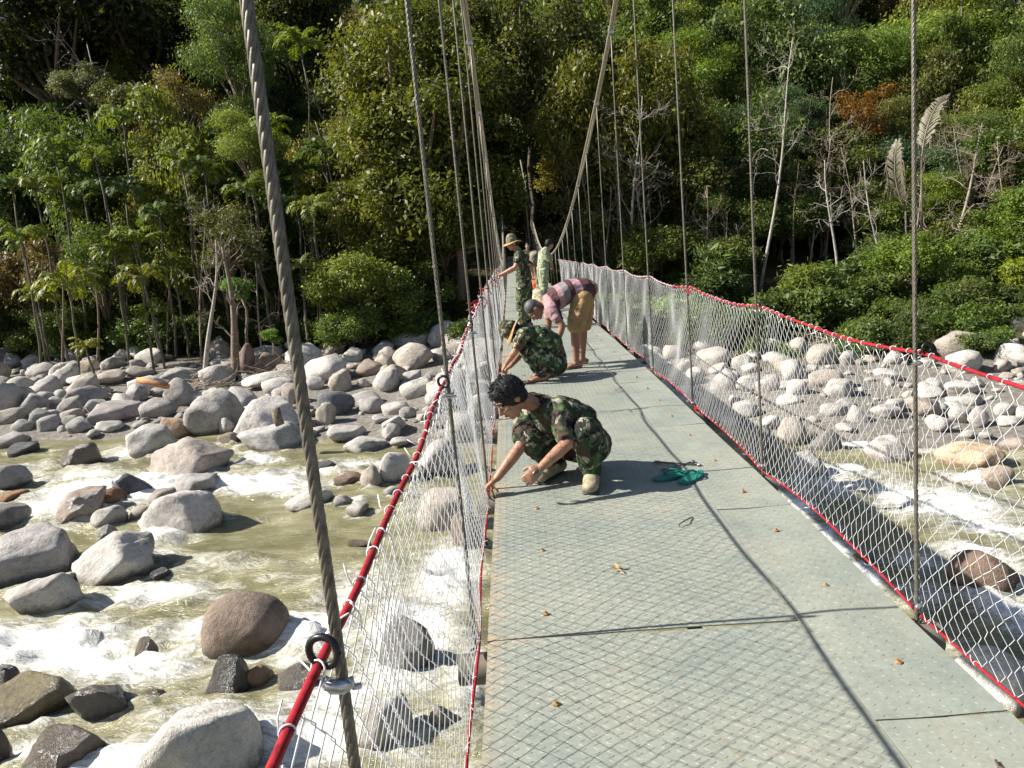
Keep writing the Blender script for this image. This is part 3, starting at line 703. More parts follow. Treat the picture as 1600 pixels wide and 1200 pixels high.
RAILX = {-1: -.285, 1: 1.475}
def rail_z(Y, side):
    ph = ((Y-B1)/BAY) % 1.0
    return deck_z(Y) + 1.02 - (.030 if side > 0 else .014)*4*ph*(1-ph) + .006*math.sin(Y*3.1+side)
for k, Y in enumerate(beams):
    for sx, X in ((-1, -.30), (1, 1.45)):
        if Y < 0 or (Y > 57): continue
        X = cable_x(sx, Y)
        base = (-.245 if sx < 0 else 1.48, Y, deck_z(Y)-.07); top = (X, Y, cable_z(Y))
        if top[2] < deck_z(Y)+.2: continue
        near = Y < 5; st = 6 if near else 0
        r = .0080
        hm = rope_mesh(base, top, r, st, .012 if Y < 1.5 else (.02 if near else .4), 5 if Y < 3 else 4)
        h = link('hanger', hm.mesh('hanger', True, BO), MATS['wire_rope'], bridge)
        if Y < 1.5 and sx < 0: h['label'] = 'thick twisted wire hanger closest to the camera'
        link('cable_clamp', CCL, None, h, bl(X, Y, cable_z(Y)))
        if Y < 25:
            t = (rail_z(Y, sx)-base[2])/(top[2]-base[2]); hx = base[0]+(top[0]-base[0])*t
            link('ring', RING, None, h, bl(hx+(.028 if sx > 0 else -.012), Y-.015 if sx > 0 else Y-.012, rail_z(Y, sx)+.020), (0, 0, .25*sx))
            link('clamp', CLAMP, None, h, bl(hx, Y-.008, rail_z(Y, sx)-.03), (0, .3, .3), .66)
            link('ring', RING, None, h, bl(base[0]+.01*sx, Y-.02, deck_z(Y)-.03), (.2, 0, .6), .8)
            link('clamp', CLAMP, None, h, bl(base[0], Y-.012, deck_z(Y)+.03), (0, -.2, .6), .7)

# ------------------------------------------------------------------ netting fences
def fence(side, label):
    X = RAILX[side]; XB = -.235 if side < 0 else 1.485
    Y0, Y1 = .35, 23.9
    def bow(y): ph = ((y-B1)/BAY) % 1.0; return 4*ph*(1-ph)*(1 if side > 0 else .3)
    def bx(y): return XB+.004*math.sin(y*5)+side*.022*bow(y)
    def bz(y): return deck_z(y)-.012+.01*math.sin(y*2.1)+.014*bow(y)
    root = empty('wire_fence', (X, 2.78, 0)); tag(root, label, 'fence', None); off = Vector((X, 2.78, 0))
    r = np.random.RandomState(5+side); p = .04
    def surf(Y, v):           # v 0 bottom .. 1 top
        zt = np.array([rail_z(y, side) for y in Y]) - .012; zb = np.array([bz(y) for y in Y]); xb = np.array([bx(y) for y in Y])
        bul = np.sin(np.pi*v)*(.02+.03*np.sin(Y*1.7+side)+.02*np.sin(Y*4.3))*side + .006*np.sin(Y*9+v*11)
        return np.stack([xb+(X-xb)*v + bul, Y, zb+(zt-zb)*v], 1)
    nz = 26; v = np.linspace(0, 1.0, nz); mbq = []; Vs = []; n = 0
    ncol = int((Y1-Y0)/p)
    j = np.arange(nz)
    for c in range(ncol):
        y0 = Y0 + c*p; far = y0 > 9
        zig = np.where((j+c) % 2 == 0, -.5, .5)*p*1.06
        warp = .014*np.sin(v*7+y0*5.3)+.010*np.sin(v*13+y0*2.1) + .014*np.sin(y0*1.9+v*3)
        Y = y0 + zig + warp + r.normal(0, .0018, nz)
        vv = np.clip(v + .008*np.sin(y0*11+v*9), 0, 1)
        S = surf(Y, vv); S[:, 0] += np.where((j+c) % 2 == 0, -.003, .003)
        T = np.gradient(S, axis=0); T /= np.linalg.norm(T, axis=1, keepdims=True)
        N = np.array([1., 0, 0]); B = np.cross(T, N); B /= np.linalg.norm(B, axis=1, keepdims=True)
        rw = .0014 if not far else .00125
        seg = 4 if y0 < 4 else 3
        ring = []
        for q in range(seg):
            a = 2*math.pi*q/seg+.5; ring.append(S+N*math.cos(a)*rw+B*math.sin(a)*rw)
        R = np.stack(ring, 1).reshape(-1, 3)
        kk = np.arange(seg); k2 = (kk+1) % seg
        q = (np.arange(nz-1)[:, None]*seg); Qs = np.stack([q+kk, q+k2, q+seg+k2, q+seg+kk], 2).reshape(-1, 4)
        Vs.append(R); mbq.append(Qs+n); n += len(R)
    V = np.concatenate(Vs)-nv(off); net = link('wire_netting', np_mesh('wire_netting', V, np.concatenate(mbq), True), MATS['galvanised_wire'], root)
    # ropes
    ys = np.linspace(-1.5, 24.2, 420)
    mb = MB(); mb.tube([(X+.004*math.sin(y*7), y, rail_z(y, side)) for y in ys if y < 7.2], .0070, 7); link('top_rope', mb.mesh('top_rope', True, off), MATS['red_rope'], root)
    mb = MB(); mb.tube([(X+.004*math.sin(y*7), y, rail_z(y, side)) for y in ys if y > 7.1], .0055, 6); link('top_rope', mb.mesh('top_rope', True, off), MATS['pink_rope'], root)['label'] = 'faded far stretch of top rope'
    mb = MB(); mb.tube([(bx(y), y, bz(y)) for y in ys], .0058, 6); link('bottom_rope', mb.mesh('bottom_rope', True, off), MATS['red_rope'], root)
    # tie wires round the ropes
    mb = MB(); a = np.linspace(0, 2*math.pi*1.15, 14)
    mb.tube(np.stack([.0092*np.cos(a), .004*np.sin(a*.5), .0092*np.sin(a)], 1), .0013, 4); tail = mb.tube([(.0092, 0, 0), (.011, .008, -.015), (.006, .010, -.035)], .0012, 4)
    TIE = mb.mesh('tie_wire', True); TIE.materials.append(MATS['tie_white'])
    y = .3
    while y < 16:
        link('tie_wire', TIE, None, root, (X-off.x+.004*math.sin(y*7), y-off.y, rail_z(y, side)), (rnd.uniform(-.5, .5), rnd.uniform(0, 6.28) if side < 0 else rnd.uniform(-.8, .8), rnd.uniform(-.5, .5)), rnd.uniform(.95, 1.25))
        y += rnd.uniform(.06, .14) if y < 6 else .16
    y = .8
    while y < 12:
        link('tie_wire', TIE, None, root, (bx(y)-off.x, y-off.y, bz(y)), (rnd.uniform(-.5, .5), rnd.uniform(0, 6.28), rnd.uniform(-.5, .5)), rnd.uniform(.8, .95)); y += rnd.uniform(.15, .4)
    # loose ends of red cord
    def tangle(Y, Z, n, s, Xo):
        mb = MB()
        for i in range(n):
            a = rnd.uniform(0, 6.28); p0 = nv((Xo, Y, Z)); pts = [p0]
            for j in range(7):
                a += rnd.uniform(-1.2, 1.2); pts.append(pts[-1]+nv((math.cos(a)*s*.5, math.sin(a)*s, rnd.uniform(-1.0, .6)*s)))
            mb.tube(pts, .005, 5)
        link('loose_cord', mb.mesh('loose_cord', True, off), MATS['red_rope'], root)
    if side < 0:
        for Y in (6.52, 7.3, 8.4, 9.0, 10.2, 11.5, 13.9): tangle(Y, rail_z(Y, side), 3, .035, X)
        tangle(4.55, .02, 3, .02, XB)
    else:
        for Y in (6.5, 7.1): tangle(Y, rail_z(Y, side), 2, .03, X)
        tangle(6.45, -.02, 4, .03, XB)
    return root
fence(-1, 'wire netting along the left side of the bridge tied to red ropes')
fence(1, 'wire netting along the right side of the bridge hung on red ropes')

# ------------------------------------------------------------------ far gateway
gt = empty('bridge_gateway', (.7, 60, deck_z(60))); tag(gt, 'dark blue steel gateway frame at far end of the bridge', 'gateway'); go = Vector((.7, 60, 0))
for X in (-.52, 1.92):
    mb = MB(); zb = float(ground_z(X, 60))-.3; mb.box((X-.09, 59.91, zb), (X+.09, 60.09, 4.45)); mb.box((X-.16, 59.84, zb), (X+.16, 60.16, zb+.5)); link('post', mb.mesh('post', off=(go.x, go.y, deck_z(60))), MATS['tower_paint'], gt)
for z, hgt in ((4.36, .1), (1.0, .05)):
    mb = MB(); mb.box((-.43, 59.94, z-hgt), (1.83, 60.06, z)); link('cross_bar', mb.mesh('cross_bar', off=(go.x, go.y, deck_z(60))), MATS['tower_paint'], gt)
# ------------------------------------------------------------------ people
def remesh(mb, name, voxel, smooth=3, noise=0, nscale=9, off=(0, 0, 0)):
    me = mb.mesh('tmp', True, off); o = bpy.data.objects.new('tmp', me); COL.objects.link(o)
    r = o.modifiers.new('r', 'REMESH'); r.mode = 'VOXEL'; r.voxel_size = voxel; r.use_smooth_shade = True
    s = o.modifiers.new('s', 'SMOOTH'); s.iterations = smooth; s.factor = .5
    dg = bpy.context.evaluated_depsgraph_get(); m2 = bpy.data.meshes.new_from_object(o.evaluated_get(dg)); m2.name = name
    bpy.data.objects.remove(o, do_unlink=True); bpy.data.meshes.remove(me)
    if noise:
        n = len(m2.vertices); co = np.empty(n*3, np.float32); m2.vertices.foreach_get('co', co); co = co.reshape(-1, 3)
        no = np.empty(n*3, np.float32); m2.vertices.foreach_get('normal', no); no = no.reshape(-1, 3)
        q = 1-2*np.abs(fbm(co*nscale*np.array([1, 1, 1.5]), 3, 3)); co = co + no*(noise*(q-.55))[:, None]
        m2.vertices.foreach_set('co', co.astype(np.float32).ravel()); m2.update()
    m2.polygons.foreach_set('use_smooth', np.ones(len(m2.polygons), bool))
    return m2
def unit(v): v = nv(v); return v/(np.linalg.norm(v)+1e-9)
def hand(B, wrist, d, palm, k=1.0, curl=.5, rf=.0095):
    w = nv(wrist); d = unit(d); palm = nv(palm); palm = unit(palm - d*np.dot(palm, d)); s = np.cross(d, palm)
    B.chain([w, w+d*.045*k, w+d*.085*k], [(.026*k, .018*k), (.040*k, .017*k), (.038*k, .014*k)], 12, s)
    for i, (o, L) in enumerate(((-.030, .062), (-.010, .074), (.011, .070), (.030, .055))):
        p = w+d*.085*k+s*o*k; a = 0; pts = [p-d*.02*k, p]; cc = curl*(1+.12*i)
        for j in range(3):
            a += cc; p = p+(d*math.cos(a)+palm*math.sin(a))*L*k*(.42, .32, .26)[j]; pts.append(p)
        B.chain(pts, [rf*k*1.05, rf*k*1.05, rf*k, rf*k*.9, rf*k*.8], 8)
    p = w+d*.03*k-s*.032*k; t = unit(d*.6-s*.55+palm*.5)
    B.chain([p, p+t*.035*k, p+unit(t+d*.5+palm*.4)*.065*k], [.013*k, .0115*k, .0095*k], 8)
def person(name, label, J, voxel=.010, opts=None):
    """J: world joints.  opts: materials and clothing"""
    o = dict(shirt=CAMO, pants=CAMO, skin=MATS['skin'], hair='short', hairmat=MATS['hair_black'], hat=None, feet='boot', sleeve=.62, legend=1.0, boot=MATS['boot_tan'], hands=True, curl=.6, group=None)
    o.update(opts or {})
    base = Vector((float((J['ankL'][0]+J['ankR'][0])/2), float((J['ankL'][1]+J['ankR'][1])/2), deck_z((J['ankL'][1]+J['ankR'][1])/2)))
    root = empty(name, base); tag(root, label, 'person', o['group'])
    J = {k: nv(v) for k, v in J.items()}
    f = unit(J['face']); hc = J['head']; u0 = unit(J.get('up', hc-J['neck'])); u = unit(u0-f*np.dot(u0, f)); s = np.cross(f, u)
    M = np.stack([s, f, u], 1)
    pel, ch, nk = J['pelvis'], J['chest'], J['neck']
    side = unit(J['shL']-J['shR']); hside = unit(J['hipL']-J['hipR'])
    mid = (pel+ch)/2 + nv(J.get('hump', (0, 0, 0)))
    # ---- skin body, one surface
    B = MB()
    B.chain([pel, mid, ch, (ch+nk)/2], [(.15, .10), (.135, .095), (.155, .105), (.10, .07)], 18, side)
    B.chain([nk, (nk+hc)/2, hc-u*.03], [.058, .053, .055], 12)
    B.ell(hc+u*.022-f*.012, (.076, .094, .090), M, 18, 12); B.ell(hc-u*.045+f*.028, (.058, .062, .062), M, 14, 10); B.ell(hc-u*.088+f*.062, (.026, .024, .022), M)
    B.chain([hc+u*.018+f*.080, hc-u*.012+f*.100, hc-u*.024+f*.106], [.010, .013, .015], 8); B.ell(hc-u*.028+f*.092, (.019, .013, .010), M)
    B.ell(hc+u*.030+f*.074, (.055, .016, .012), M); B.ell(hc-u*.058+f*.086, (.024, .011, .013), M)
    for q in (-1, 1):
        B.ell(hc+s*q*.079-f*.012-u*.008, (.010, .022, .032), M); B.ell(hc+s*q*.045-u*.018+f*.066, (.022, .018, .02), M)
    for q, sh, el, wr, hd, pm in ((1, 'shL', 'elL', 'wrL', 'hdL', 'pmL'), (-1, 'shR', 'elR', 'wrR', 'hdR', 'pmR')):
        if sh not in J: continue
        S_, E_, W_ = J[sh], J[el], J[wr]
        B.chain([(ch+nk)/2, S_, S_*.5+E_*.5, E_], [.06, .056, .048, .039], 12)
        B.chain([E_, E_*.65+W_*.35, W_], [.038, .039, .026], 12)
        if o['hands']: hand(B, W_, J[hd]-W_, J.get(pm, (0, 0, -1)), 1.0, o['curl'], .0095 if voxel < .009 else .0115)
    for q, hp, kn, an, to in ((1, 'hipL', 'knL', 'ankL', 'toeL'), (-1, 'hipR', 'knR', 'ankR', 'toeR')):
        H_, K_, A_, T_ = J[hp], J[kn], J[an], J[to]
        B.chain([pel*.6+H_*.4, H_, H_*.5+K_*.5, K_], [.09, .088, .075, .054], 14); B.chain([K_, K_*.66+A_*.34, A_], [.052, .054, .036], 12)
        d = unit(T_-A_); d[2] = min(d[2], 0); hl = A_-unit((d[0], d[1], 0))*.05
        B.chain([(hl[0], hl[1], T_[2]+.01), (A_+T_)/2-(0, 0, .008), T_], [(.030, .032), (.038, .028), (.040, .016)], 12, np.cross(d, (0, 0, 1)))
    body = link('body', remesh(B, 'body', voxel, 3, 0, 9, base), o['skin'], root)
    # ---- face details
    for q in (-1, 1):
        e = MB(); e.ell(hc+s*q*.031+u*.012+f*.083, (.013, .008, .007), M, 8, 6); eye = link('eye', e.mesh('eye', True, base), MATS['eye_white'], root)
        e = MB(); e.ell(hc+s*q*.031+u*.012+f*.0885, (.006, .004, .006), M, 8, 6); link('pupil', e.mesh('pupil', True, base), MATS['eye_dark'], eye)
        e = MB(); e.chain([hc+s*q*.014+u*.034+f*.092, hc+s*q*.034+u*.038+f*.088, hc+s*q*.05+u*.03+f*.076], [.0045, .005, .003], 6); link('eyebrow', e.mesh('eyebrow', True, base), MATS['hair_black'], root)
    e = MB(); e.ell(hc-u*.058+f*.094, (.022, .007, .008), M, 10, 6); link('mouth', e.mesh('mouth', True, base), MATS['lips'], root)
    # ---- hair
    if o['hair']:
        Hm = MB(); thick = o['hair'] == 'thick'; g = .018 if thick else .008
        Hm.ell(hc+u*.036-f*.022, (.076+g, .088+g, .084+g), M, 18, 12); Hm.ell(hc-u*.012-f*.052, (.068+g, .05+g*.6, .066), M, 14, 10)
        if thick: Hm.ell(hc+u*.085+f*.035, (.062, .05, .034), M, 14, 10)
        hr = link('hair', remesh(Hm, 'hair', max(.006, voxel*.8), 1, .006 if thick else 0, 30, base), o['hairmat'], root)
        if thick:
            rr = np.random.RandomState(4); Tm = MB(); hcc = hc+u*.030-f*.016
            for k in range(1700):
                th = rr.uniform(0, 6.28); el = math.asin(rr.uniform(-.35, 1)); dv = s*math.cos(th)*math.cos(el)+f*math.sin(th)*math.cos(el)+u*math.sin(el)
                if np.dot(dv, f) > .45 and np.dot(dv, u) < .5: continue
                if np.dot(dv, u) < 0 and np.dot(dv, f) > -.2: continue
                p = hcc + s*np.dot(dv, s)*.084 + f*np.dot(dv, f)*.098 + u*np.dot(dv, u)*.096
                t = unit(dv*.30+f*.75*np.dot(dv, u)-u*.35*(1-np.dot(dv, u))+rr.normal(0, .3, 3)); Lh = rr.uniform(.022, .045)*(.6+.4*max(0, np.dot(dv, u)))
                Tm.tube([p-dv*.006, p+t*Lh*.6+dv*.004, p+t*Lh-dv*.004], [.0028, .0022, .0006], 4)
            link('hair_tufts', Tm.mesh('hair_tufts', True, base), o['hairmat'], hr)
    # ---- hat: crown, brim
    if o['hat']:
        tl = unit(u+f*o.get('hattilt', -.12)); M2 = np.stack([s, np.cross(tl, s), tl], 1)
        Hm = MB(); c0 = hc+u*.045-f*.008
        Hm.chain([c0-tl*.02, c0+tl*.02, c0+tl*.040], [(.090, .102), (.090, .102), (.084, .094)], 20, s)
        ht = link('hat', remesh(Hm, 'hat', .008, 2, .004, 20, base), o['hat'], root)
        Hm = MB(); n = 28; a = np.arange(n)*2*math.pi/n; rows = []
        for (r_, zz) in ((.085, .0), (.12, -.006), (.155, -.022), (.157, -.027), (.12, -.012), (.084, -.007)):
            w = .014*np.sin(a*2+.6)*(r_-.085)/.07
            rows.append(c0-tl*.02 + np.outer(np.cos(a)*r_*.94, M2[:, 0]) + np.outer(np.sin(a)*r_*1.05, M2[:, 1]) + np.outer(zz+w, tl))
        V = np.concatenate(rows); kk = np.arange(n); Q = []
        for i in range(6): i2 = (i+1) % 6; Q.append(np.stack([i*n+kk, i*n+(kk+1) % n, i2*n+(kk+1) % n, i2*n+kk], 1))
        Hm.add(V, np.concatenate(Q)); link('brim', Hm.mesh('brim', True, base), o.get('brimmat', o['hat']), ht)
    # ---- shirt
    S = MB(); lowd = unit(pel-ch)
    S.chain([pel+lowd*.02, mid, ch, (ch*.45+nk*.55)], [(.178, .135), (.165, .125), (.185, .135), (.125, .09)], 20, side)
    S.chain([(ch*.3+nk*.7), nk+unit(hc-nk)*.005], [.085, .066], 14)
    for sh, el in (('shL', 'elL'), ('shR', 'elR')):
        S_, E_ = J[sh], J[el]; e = S_+(E_-S_)*o['sleeve']
        S.chain([(ch+nk)/2, S_, (S_+e)/2, e], [.085, .080, .072, .068], 14)
    sm = remesh(S, 'shirt', voxel*1.05, 3, .014, 10, base)
    if o['shirt'] is MATS['striped_shirt']:
        n = len(sm.vertices); co = np.empty(n*3, np.float32); sm.vertices.foreach_get('co', co); co = co.reshape(-1, 3)+nv(base)
        al = ((co-nk) @ unit(pel-nk))/np.linalg.norm(pel-nk); at = sm.attributes.new('along', 'FLOAT', 'POINT'); at.data.foreach_set('value', np.clip(al*.9+.05, 0, .99).astype(np.float32))
    shirt = link('shirt', sm, o['shirt'], root)
    # ---- trousers
    T = MB(); T.chain([pel+unit(ch-pel)*.10, pel, pel-unit(ch-pel)*.05], [(.155, .115), (.165, .13), (.15, .12)], 18, hside)
    for hp, kn, an in (('hipL', 'knL', 'ankL'), ('hipR', 'knR', 'ankR')):
        H_, K_, A_ = J[hp], J[kn], J[an]
        if o['legend'] >= 1:
            e = A_+(K_-A_)*.10
            T.chain([pel*.55+H_*.45, H_, H_*.5+K_*.5, K_], [.115, .115, .100, .082], 16); T.chain([K_, K_*.6+e*.4, e], [.080, .080, .066], 14)
        else:
            e = H_+(K_-H_)*o['legend']; T.chain([pel*.55+H_*.45, H_, H_*.5+e*.5, e], [.118, .120, .112, .108], 16)
    link('trousers' if o['legend'] >= 1 else 'shorts', remesh(T, 'trousers', voxel*1.05, 3, .014, 10, base), o['pants'], root)
    # ---- footwear
    for an, to in (('ankL', 'toeL'), ('ankR', 'toeR')):
        A_, T_ = J[an], J[to]; d = T_-A_; d[2] = 0; d = unit(d); z0 = T_[2]
        Bm = MB(); sd = np.cross(d, (0, 0, 1)); hl = A_-d*.05
        if o['feet'] == 'boot':
            Bm.chain([A_+(0, 0, .07), (A_[0], A_[1], z0+.06)], [.056, .056], 14); Bm.chain([(hl[0], hl[1], z0+.022), ((A_+T_)/2)*(1, 1, 0)+(0, 0, z0+.03), T_+d*.02+(0, 0, .012)], [(.042, .045), (.050, .048), (.048, .034)], 14, sd)
            bt = link('boot', remesh(Bm, 'boot', max(.007, voxel*.8), 2, .004, 22, base), o['boot'], root)
            Sm = MB(); Sm.chain([(hl[0], hl[1], z0-.026), T_*(1, 1, 0)+d*.024+(0, 0, z0-.026)], [(.047, .011), (.052, .011)], 14, sd); link('sole', Sm.mesh('sole', True, base), MATS['boot_dark'], bt)
        elif o['feet'] == 'slipper':
            Bm.chain([(hl[0], hl[1], z0-.012), T_*(1, 1, 0)+d*.03+(0, 0, z0-.012)], [(.042, .010), (.050, .010)], 12, sd); link('slipper', Bm.mesh('slipper', True, base), MATS['slipper'], root)
    return root, base
def P(x, y, Y): v = at_Y(x, y, Y); return nv(v)
def crop1(cx, cy, Y): return P(700+.2625*cx, 560+.2625*cy, Y)
def crop2(cx, cy, Y): return P(720+.26667*cx, 300+.26667*cy, Y)
def onz(v, z): v = nv(v).copy(); v[2] = z; return v
c = crop1
s1 = dict(head=c(368, 238, 4.54), face=(-.70, -.36, -.62), up=(-.55, -.1, .8), neck=c(520, 262, 4.66), chest=c(625, 345, 4.70), pelvis=c(800, 500, 4.88), hump=(.05, .05, .05),
    shL=c(668, 318, 4.52), elL=c(712, 505, 4.38), wrL=c(552, 650, 4.30), hdL=c(495, 705, 4.26), pmL=(-.6, .5, -.6),
    shR=c(470, 330, 4.78), elR=c(432, 525, 4.62), wrR=c(292, 712, 4.52), hdR=c(235, 762, 4.50), pmR=(.2, -.3, -.9),
    hipL=c(870, 515, 4.82), knL=c(815, 432, 4.42), ankL=onz(c(858, 715, 4.55), .085), toeL=onz(c(850, 785, 4.42), .035),
    hipR=c(740, 510, 4.94), knR=c(482, 485, 4.66), ankR=onz(c(650, 705, 4.82), .085), toeR=onz(c(560, 735, 4.68), .035))
E_ = s1
r1, b1_ = person('person', 'crouching man with black hair and short sleeved camouflage nearest the camera', s1, .0075, dict(hair='thick', shirt=CAMO, pants=CAMO, sleeve=.70, boot=MATS['boot_tan'], curl=.55))
def drop(v, dz=0): v = nv(v).copy(); v[2] += dz; return v
c = crop2
s2 = dict(head=c(305, 822, 8.16), face=(-.55, -.1, -.83), up=(-.8, 0, .5), neck=c(365, 808, 8.2), chest=c(440, 850, 8.22), pelvis=c(545, 985, 8.32), hump=(.07, .02, .06),
    shL=c(365, 838, 8.02), elL=c(318, 935, 7.98), wrL=c(268, 1005, 8.02), hdL=c(242, 1042, 8.05), pmL=(.3, .3, -.8),
    shR=c(360, 838, 8.40), elR=c(345, 955, 8.34), wrR=c(290, 1022, 8.24), hdR=c(255, 1050, 8.2), pmR=(.3, -.3, -.8),
    hipL=c(555, 1005, 8.20), knL=c(385, 925, 8.08), ankL=onz(c(478, 1075, 8.16), .075+deck_z(8.2)), toeL=onz(c(392, 1100, 8.10), .02+deck_z(8.2)),
    hipR=c(565, 1000, 8.44), knR=c(405, 930, 8.46), ankR=onz(c(520, 1060, 8.42), .075+deck_z(8.2)), toeR=onz(c(430, 1080, 8.46), .02+deck_z(8.2)))
person('person', 'crouching person in camouflage and bush hat reaching down to the left rope', s2, .011, dict(hat=CAMO2, brimmat=MATS['khaki'], hattilt=.1, feet='slipper', sleeve=.62, shirt=CAMO2, pants=CAMO, skin=MATS['skin'], legend=1.0))
s3 = dict(head=c(432, 692, 8.74), face=(-.35, -.15, -.92), up=(-.9, 0, .35), neck=c(492, 650, 8.80), chest=c(555, 625, 8.84), pelvis=c(716, 578, 8.92), hump=(0, 0, .05),
    shL=c(535, 690, 8.62), elL=c(595, 785, 8.55), wrL=c(572, 870, 8.55), hdL=c(555, 915, 8.55), pmL=(-1, 0, 0),
    shR=c(520, 672, 9.0), elR=c(515, 775, 9.02), wrR=c(500, 860, 9.0), hdR=c(490, 905, 9.0), pmR=(-1, 0, 0),
    hipL=c(712, 625, 8.80), knL=c(668, 800, 8.74), ankL=onz(c(678, 1000, 8.82), .075+deck_z(8.8)), toeL=onz(c(612, 1026, 8.76), .025+deck_z(8.8)),
    hipR=c(728, 618, 9.04), knR=c(716, 792, 9.05), ankR=onz(c(712, 975, 9.12), .075+deck_z(9)), toeR=onz(c(650, 995, 9.12), .025+deck_z(9)))
person('person', 'grey haired man bending over in pink striped shirt and khaki shorts', s3, .011, dict(shirt=MATS['striped_shirt'], pants=MATS['khaki'], hair='short', hairmat=MATS['hair_grey'], feet='slipper', legend=.86, sleeve=.5, skin=MATS['skin_dark']))
c = crop2; z4 = deck_z(13.4)
s4 = dict(head=c(302, 300, 13.35), face=(-.93, -.2, -.32), up=(-.15, 0, 1), neck=c(335, 345, 13.4), chest=c(352, 395, 13.42), pelvis=c(372, 530, 13.45),
    shL=c(340, 372, 13.2), elL=c(320, 440, 13.1), wrL=c(240, 482, 13.15), hdL=c(205, 492, 13.2), pmL=(0, 0, -1),
    shR=c(350, 372, 13.62), elR=c(330, 440, 13.6), wrR=c(250, 486, 13.5), hdR=c(212, 496, 13.45), pmR=(0, 0, -1),
    hipL=c(362, 560, 13.35), knL=c(350, 665, 13.3), ankL=onz(c(370, 790, 13.35), .08+z4), toeL=onz(c(335, 805, 13.3), .03+z4),
    hipR=c(385, 560, 13.55), knR=c(385, 665, 13.55), ankR=onz(c(395, 790, 13.6), .08+z4), toeR=onz(c(360, 800, 13.6), .03+z4))
person('person', 'standing soldier in wide brimmed hat leaning on the left rope', s4, .013, dict(hat=CAMO4, brimmat=MATS['khaki'], shirt=CAMO, pants=CAMO2, sleeve=.55, boot=MATS['boot_dark']))
def cg(x, y, Y): return P(760+.13333*x, 340+.13333*y, Y)
z5 = deck_z(17.2); c = cg
s5 = dict(head=c(735, 318, 17.3), face=(.75, .55, -.4), up=(.3, 0, .9), neck=c(700, 370, 17.25), chest=c(680, 420, 17.2), pelvis=c(660, 590, 17.1),
    shL=c(675, 395, 17.45), elL=c(745, 470, 17.55), wrL=c(770, 540, 17.6), hdL=c(780, 580, 17.6), pmL=(-1, 0, 0),
    shR=c(690, 400, 17.0), elR=c(735, 490, 17.0), wrR=c(765, 560, 17.1), hdR=c(775, 600, 17.1), pmR=(-1, 0, 0),
    hipL=c(650, 620, 17.25), knL=c(655, 790, 17.25), ankL=onz(c(655, 960, 17.25), .08+z5), toeL=onz(c(700, 960, 17.3), .03+z5),
    hipR=c(672, 620, 17.0), knR=c(680, 790, 17.0), ankR=onz(c(680, 960, 17.0), .08+z5), toeR=onz(c(720, 965, 17.05), .03+z5))
person('person', 'man in pale green camouflage standing with his back turned beside right netting', s5, .014, dict(shirt=CAMO3, pants=CAMO3, sleeve=.95, boot=MATS['boot_dark']))
z6 = deck_z(18.5)
s6 = dict(head=c(500, 560, 18.1), face=(-.4, -.2, -.9), up=(-.8, 0, .5), neck=c(545, 480, 18.3), chest=c(575, 450, 18.4), pelvis=c(640, 560, 18.7), hump=(0, 0, .06),
    shL=c(545, 480, 18.15), elL=c(535, 590, 18.1), wrL=c(545, 690, 18.1), hdL=c(548, 730, 18.1), pmL=(-1, 0, 0),
    shR=c(555, 480, 18.55), elR=c(560, 590, 18.5), wrR=c(565, 690, 18.4), hdR=c(568, 730, 18.4), pmR=(-1, 0, 0),
    hipL=c(630, 610, 18.55), knL=c(615, 750, 18.5), ankL=onz(c(625, 900, 18.55), .08+z6), toeL=onz(c(590, 910, 18.5), .03+z6),
    hipR=c(650, 610, 18.8), knR=c(645, 750, 18.8), ankR=onz(c(650, 900, 18.8), .08+z6), toeR=onz(c(615, 910, 18.8), .03+z6))
person('person', 'stooping person in brown camouflage behind the orange bag', s6, .014, dict(shirt=CAMO4, pants=CAMO4, sleeve=.6, boot=MATS['boot_dark']))
z7 = deck_z(27); c = cg
s7 = dict(head=c(482, 335, 27), face=(-.2, -.97, -.1), up=(0, 0, 1), neck=P(824.4, 391, 27), chest=P(824.6, 396, 27), pelvis=P(825.5, 416, 27.05),
    shL=P(832, 395, 27), elL=P(834, 406, 26.95), wrL=P(832, 417, 26.9), hdL=P(832, 420, 26.9), pmL=(-1, 0, 0),
    shR=P(817, 395, 27), elR=P(815, 406, 26.95), wrR=P(817, 417, 26.9), hdR=P(817, 420, 26.9), pmR=(1, 0, 0),
    hipL=P(829, 418, 27.05), knL=P(829, 436, 27), ankL=onz(P(829, 452, 27.05), .08+z7), toeL=onz(P(829, 452, 26.9), .03+z7),
    hipR=P(822, 418, 27.05), knR=P(822, 436, 27), ankR=onz(P(822, 452, 27.05), .08+z7), toeR=onz(P(822, 452, 26.9), .03+z7))
person('person', 'farthest figure facing the camera, half hidden behind the standing soldier', s7, .016, dict(shirt=CAMO, pants=CAMO, sleeve=.6, boot=MATS['boot_dark']))

